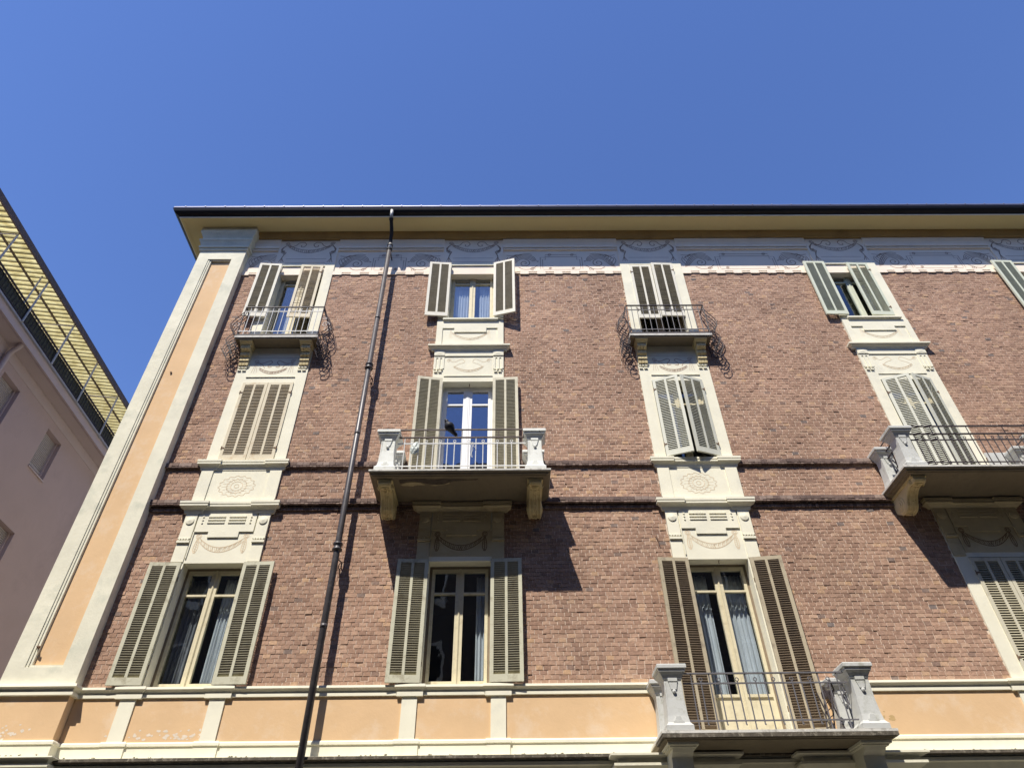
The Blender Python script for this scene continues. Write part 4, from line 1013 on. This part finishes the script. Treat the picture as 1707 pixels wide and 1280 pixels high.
# ------------------------------------------------------------------ neighbouring building on the left
PINK = mat("mauve_render", (.54,.41,.40), .92, .05, 1.2, .12, 25, stain=(.30,.22,.22), stain_amt=.4, stain_scale=.6)
BLIND = mat("roller_slats", (.52,.47,.49), .8, .05, 4, 0)
PINKL = mat("mauve_trim", (.58,.47,.475), .9, .04, 2, .06, 30)
NB = thing("neighbouring_building", "mauve rendered building with roller-shutter windows and roof terrace, in shade on the left", "building", (-11.0,0,0), math.radians(2.2))
wins = [(y0, z0) for y0 in (1.12, 3.17, -.93) for z0 in (10.74, 8.27, 5.8, 3.3)]
WW, WH = .68, 1.07
mb = MB(); ys = sorted(set(w_[0] for w_ in wins)); y = -2.2; Y1 = 12.0
zs = sorted(set(w_[1] for w_ in wins))
for yw in ys:
    mb.box(-.3, 0, y, yw, 0, 12.32); z = 0
    for zw in zs: mb.box(-.3, 0, yw, yw+WW, z, zw); z = zw+WH
    mb.box(-.3, 0, yw, yw+WW, z, 12.32); y = yw+WW
mb.box(-.3, 0, y, Y1, 0, 12.32); mb.box(-9,-.3,-2.2,-1.9,0,12.3); mb.box(-9,-.3,Y1-.3,Y1,0,12.3); mb.box(-9,-8.7,-1.9,Y1-.3,0,12.3)
mb.obj("wall", PINK, NB)
mb = MB(); mb.box(.0005,.010,-2.2,Y1,12.055,12.32); mb.poly_y([(0,12.30),(.06,12.30),(.30,12.335),(.36,12.30),(.40,12.30),(.40,12.50),(0,12.50)], -2.5, Y1+.3)
mb.box(-9,0,-2.5,Y1+.3,12.33,12.49)
mb.obj("cornice", PINKL, NB)
MB().box(-.05,.45,-2.55,Y1+.35,12.501,12.545).obj("coping", mat("coping_metal",(.40,.39,.44),.6,.1,3,0), NB)
for yw, zw in wins:
    W = node("roller_window", NB, (0, yw, zw))
    op = .17 if (yw, zw) == (3.17,10.74) else (.30 if zw < 9 else .02)
    mb = MB(); mb.box(-.17, .03, -.01, WW+.012, -.035, -.001); mb.box(-.175,-.10,0,.03,0,WH); mb.box(-.175,-.10,WW-.03,WW,0,WH)
    mb.obj("sill", PINKL, W)
    mb = MB(); z = WH; k = 0
    while z-.040 > op:
        mb.poly_y([(-.165,z-.040),(-.165,z-.002),(-.150,z-.008),(-.138,z-.022),(-.142,z-.036)], .03, WW-.03); z -= .046
    mb.box(-.16,-.135,.03,WW-.03,z-.035,z-.0005)
    mb.obj("roller_shutter", BLIND, W)
    mb = MB(); mb.frame_xz(.03, WW-.03, 0, WH, .05, 0, .05); mb.box(WW/2-.03, WW/2+.03, .002, .048, .05, WH-.05)
    o = mb.obj("frame", WOOD_W, W, loc=(-.20,0,0), rotz=PI/2)
    MB().box(.04, WW-.04, .02, .03, .03, WH-.03).obj("pane", GLASS, W, loc=(-.20,0,0), rotz=PI/2)
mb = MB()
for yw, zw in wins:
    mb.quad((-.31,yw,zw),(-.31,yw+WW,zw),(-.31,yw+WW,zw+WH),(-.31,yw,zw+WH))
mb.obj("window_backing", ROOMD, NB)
mb = MB(); mb.tube(catmull([(.32,.78,12.40),(.25,.80,12.26),(.10,.84,12.10),(.08,.86,11.9),(.08,.86,11.4),(.08,.86,8)], 8)+[(.08,.86,.2)], .055, 10); mb.obj("downpipe", PINKL, NB, smooth=True)
# terrace rail with planting screen
mb = MB(); mb.box(.43,.45,-2.4,Y1,12.95,12.975); mb.box(.43,.445,-2.4,Y1,12.885,12.90); mb.box(.43,.445,-2.4,Y1,12.58,12.60)
y = -2.4
while y < Y1: mb.box(.432,.443,y,y+.010,12.546,12.95); y += .11
mb.obj("terrace_railing", IRON_D, NB)
scr = mat("screen_mesh",(.07,.07,.055),.95,.5,30,.4,60,stain=(.16,.16,.12),stain_amt=.8,stain_scale=20)
MB().box(.405,.418,-2.4,Y1,12.56,12.93).obj("screen", scr, NB)
mb = MB(); STEEL = mat("white_steel",(.52,.52,.54),.5,.05,5,0)
for y in (-2.45,-1.09,.27,1.41+.22,2.99,4.35,5.71,7.1,8.5,9.9,11.3):
    mb = MB(); mb.tube([(.46,y,12.52),(.46,y,13.86)], .022, 8); mb.obj("awning_post", STEEL, NB)
mb = MB(); mb.tube([(.40,.10,12.6),(.40,.10,13.84)], .018, 8); mb.obj("awning_post", STEEL, NB)
for y in (-1.09,1.63,4.35,7.1,9.9): mb = MB(); mb.tube([(.46,y,13.80),(-1.6,y,13.94)], .016, 6); mb.obj("awning_rafter", STEEL, NB)
AWN = bpy.data.materials.new("yellow_corrugated_sheet"); AWN.use_nodes = True
N = AWN.node_tree.nodes; L = AWN.node_tree.links
for n_ in list(N): N.remove(n_)
o_ = N.new("ShaderNodeOutputMaterial"); df = N.new("ShaderNodeBsdfDiffuse"); tl = N.new("ShaderNodeBsdfTranslucent"); mx = N.new("ShaderNodeMixShader"); mx.inputs[0].default_value = .60
tc = N.new("ShaderNodeTexCoord"); nz = N.new("ShaderNodeTexNoise"); nz.inputs["Scale"].default_value = 5; nz.inputs["Detail"].default_value = 8
cr = N.new("ShaderNodeValToRGB"); cr.color_ramp.elements[0].position=.3; cr.color_ramp.elements[0].color=(.50,.42,.17,1); cr.color_ramp.elements[1].position=.65; cr.color_ramp.elements[1].color=(.78,.70,.36,1)
L.new(tc.outputs["Object"], nz.inputs["Vector"]); L.new(nz.outputs["Fac"], cr.inputs[0]); L.new(cr.outputs[0], df.inputs[0]); L.new(cr.outputs[0], tl.inputs[0])
L.new(df.outputs[0], mx.inputs[1]); L.new(tl.outputs[0], mx.inputs[2]); L.new(mx.outputs[0], o_.inputs[0])
mb = MB(); ny = 900; y0, y1 = -2.6, Y1+.3
for k in range(ny+1):
    y = y0+(y1-y0)*k/ny; dz = .024*math.sin(2*PI*y/.14)
    for (x, z) in ((.50,13.90),(-.6,14.02),(-2.2,14.16)): mb.v.append((x, y, z+dz))
for k in range(ny):
    for j in range(2): a = k*3+j; mb.f.append((a,a+1,a+4,a+3))
aw = mb.obj("corrugated_awning", AWN, NB)
mb = MB()
for (x, z) in ((.02,13.90),(-.45,13.955),(-.95,14.0),(-1.5,14.05)): mb.box(x-.02,x+.02,-2.6,Y1+.3,z-.022,z+.01)
PUR = mat("purlin_brown",(.12,.095,.07),.7,.1,5,0)
mb.obj("purlin", PUR, NB)
mb = MB(); y = -2.6
while y < Y1+.3:
    mb.add([(.49,y-.014,13.872),(.49,y+.014,13.872),(-.6,y+.014,13.992),(-.6,y-.014,13.992),(-2.2,y+.014,14.132),(-2.2,y-.014,14.132)],[(0,1,2,3),(3,2,4,5)]); y += .14
mb.obj("sheet_overlap", mat("overlap_olive",(.20,.165,.06),.8,.2,8,0), NB)
MB().box(.50,.54,-2.6,Y1+.3,13.80,13.965).obj("awning_fascia", mat("fascia_brown",(.15,.115,.105),.7,.1,4,0), NB)

# ------------------------------------------------------------------ building across the street (seen only in the panes)
OB = thing("opposite_building", "dark brownish building across the street seen only reflected in panes", "building", (0,-14,0))
mb = MB(); mb.box(-40,40,-10,0,0,17.6); mb.obj("wall", mat("opposite_render",(.13,.11,.09),.9,.1,1,.1,20), OB)
MB().box(-40.5,40.5,-10.5,.5,17.6,18.0).obj("roof_cornice", mat("opposite_cornice",(.30,.27,.22),.9,.1,1,0), OB)
mb = MB(); mg = MB()
for k in range(-12, 13):
    for z in (1.5,5.0,8.6,12.1):
        mb.frame_xz(k*3-.7,k*3+.7,z,z+2.1,.1,.0,.05); mg.box(k*3-.6,k*3+.6,.005,.02,z+.1,z+2.0)
mb.obj("window_frames", CREAM, OB)['kind'] = 'stuff'
mg.obj("window_panes", ROOMD, OB)['kind'] = 'stuff'
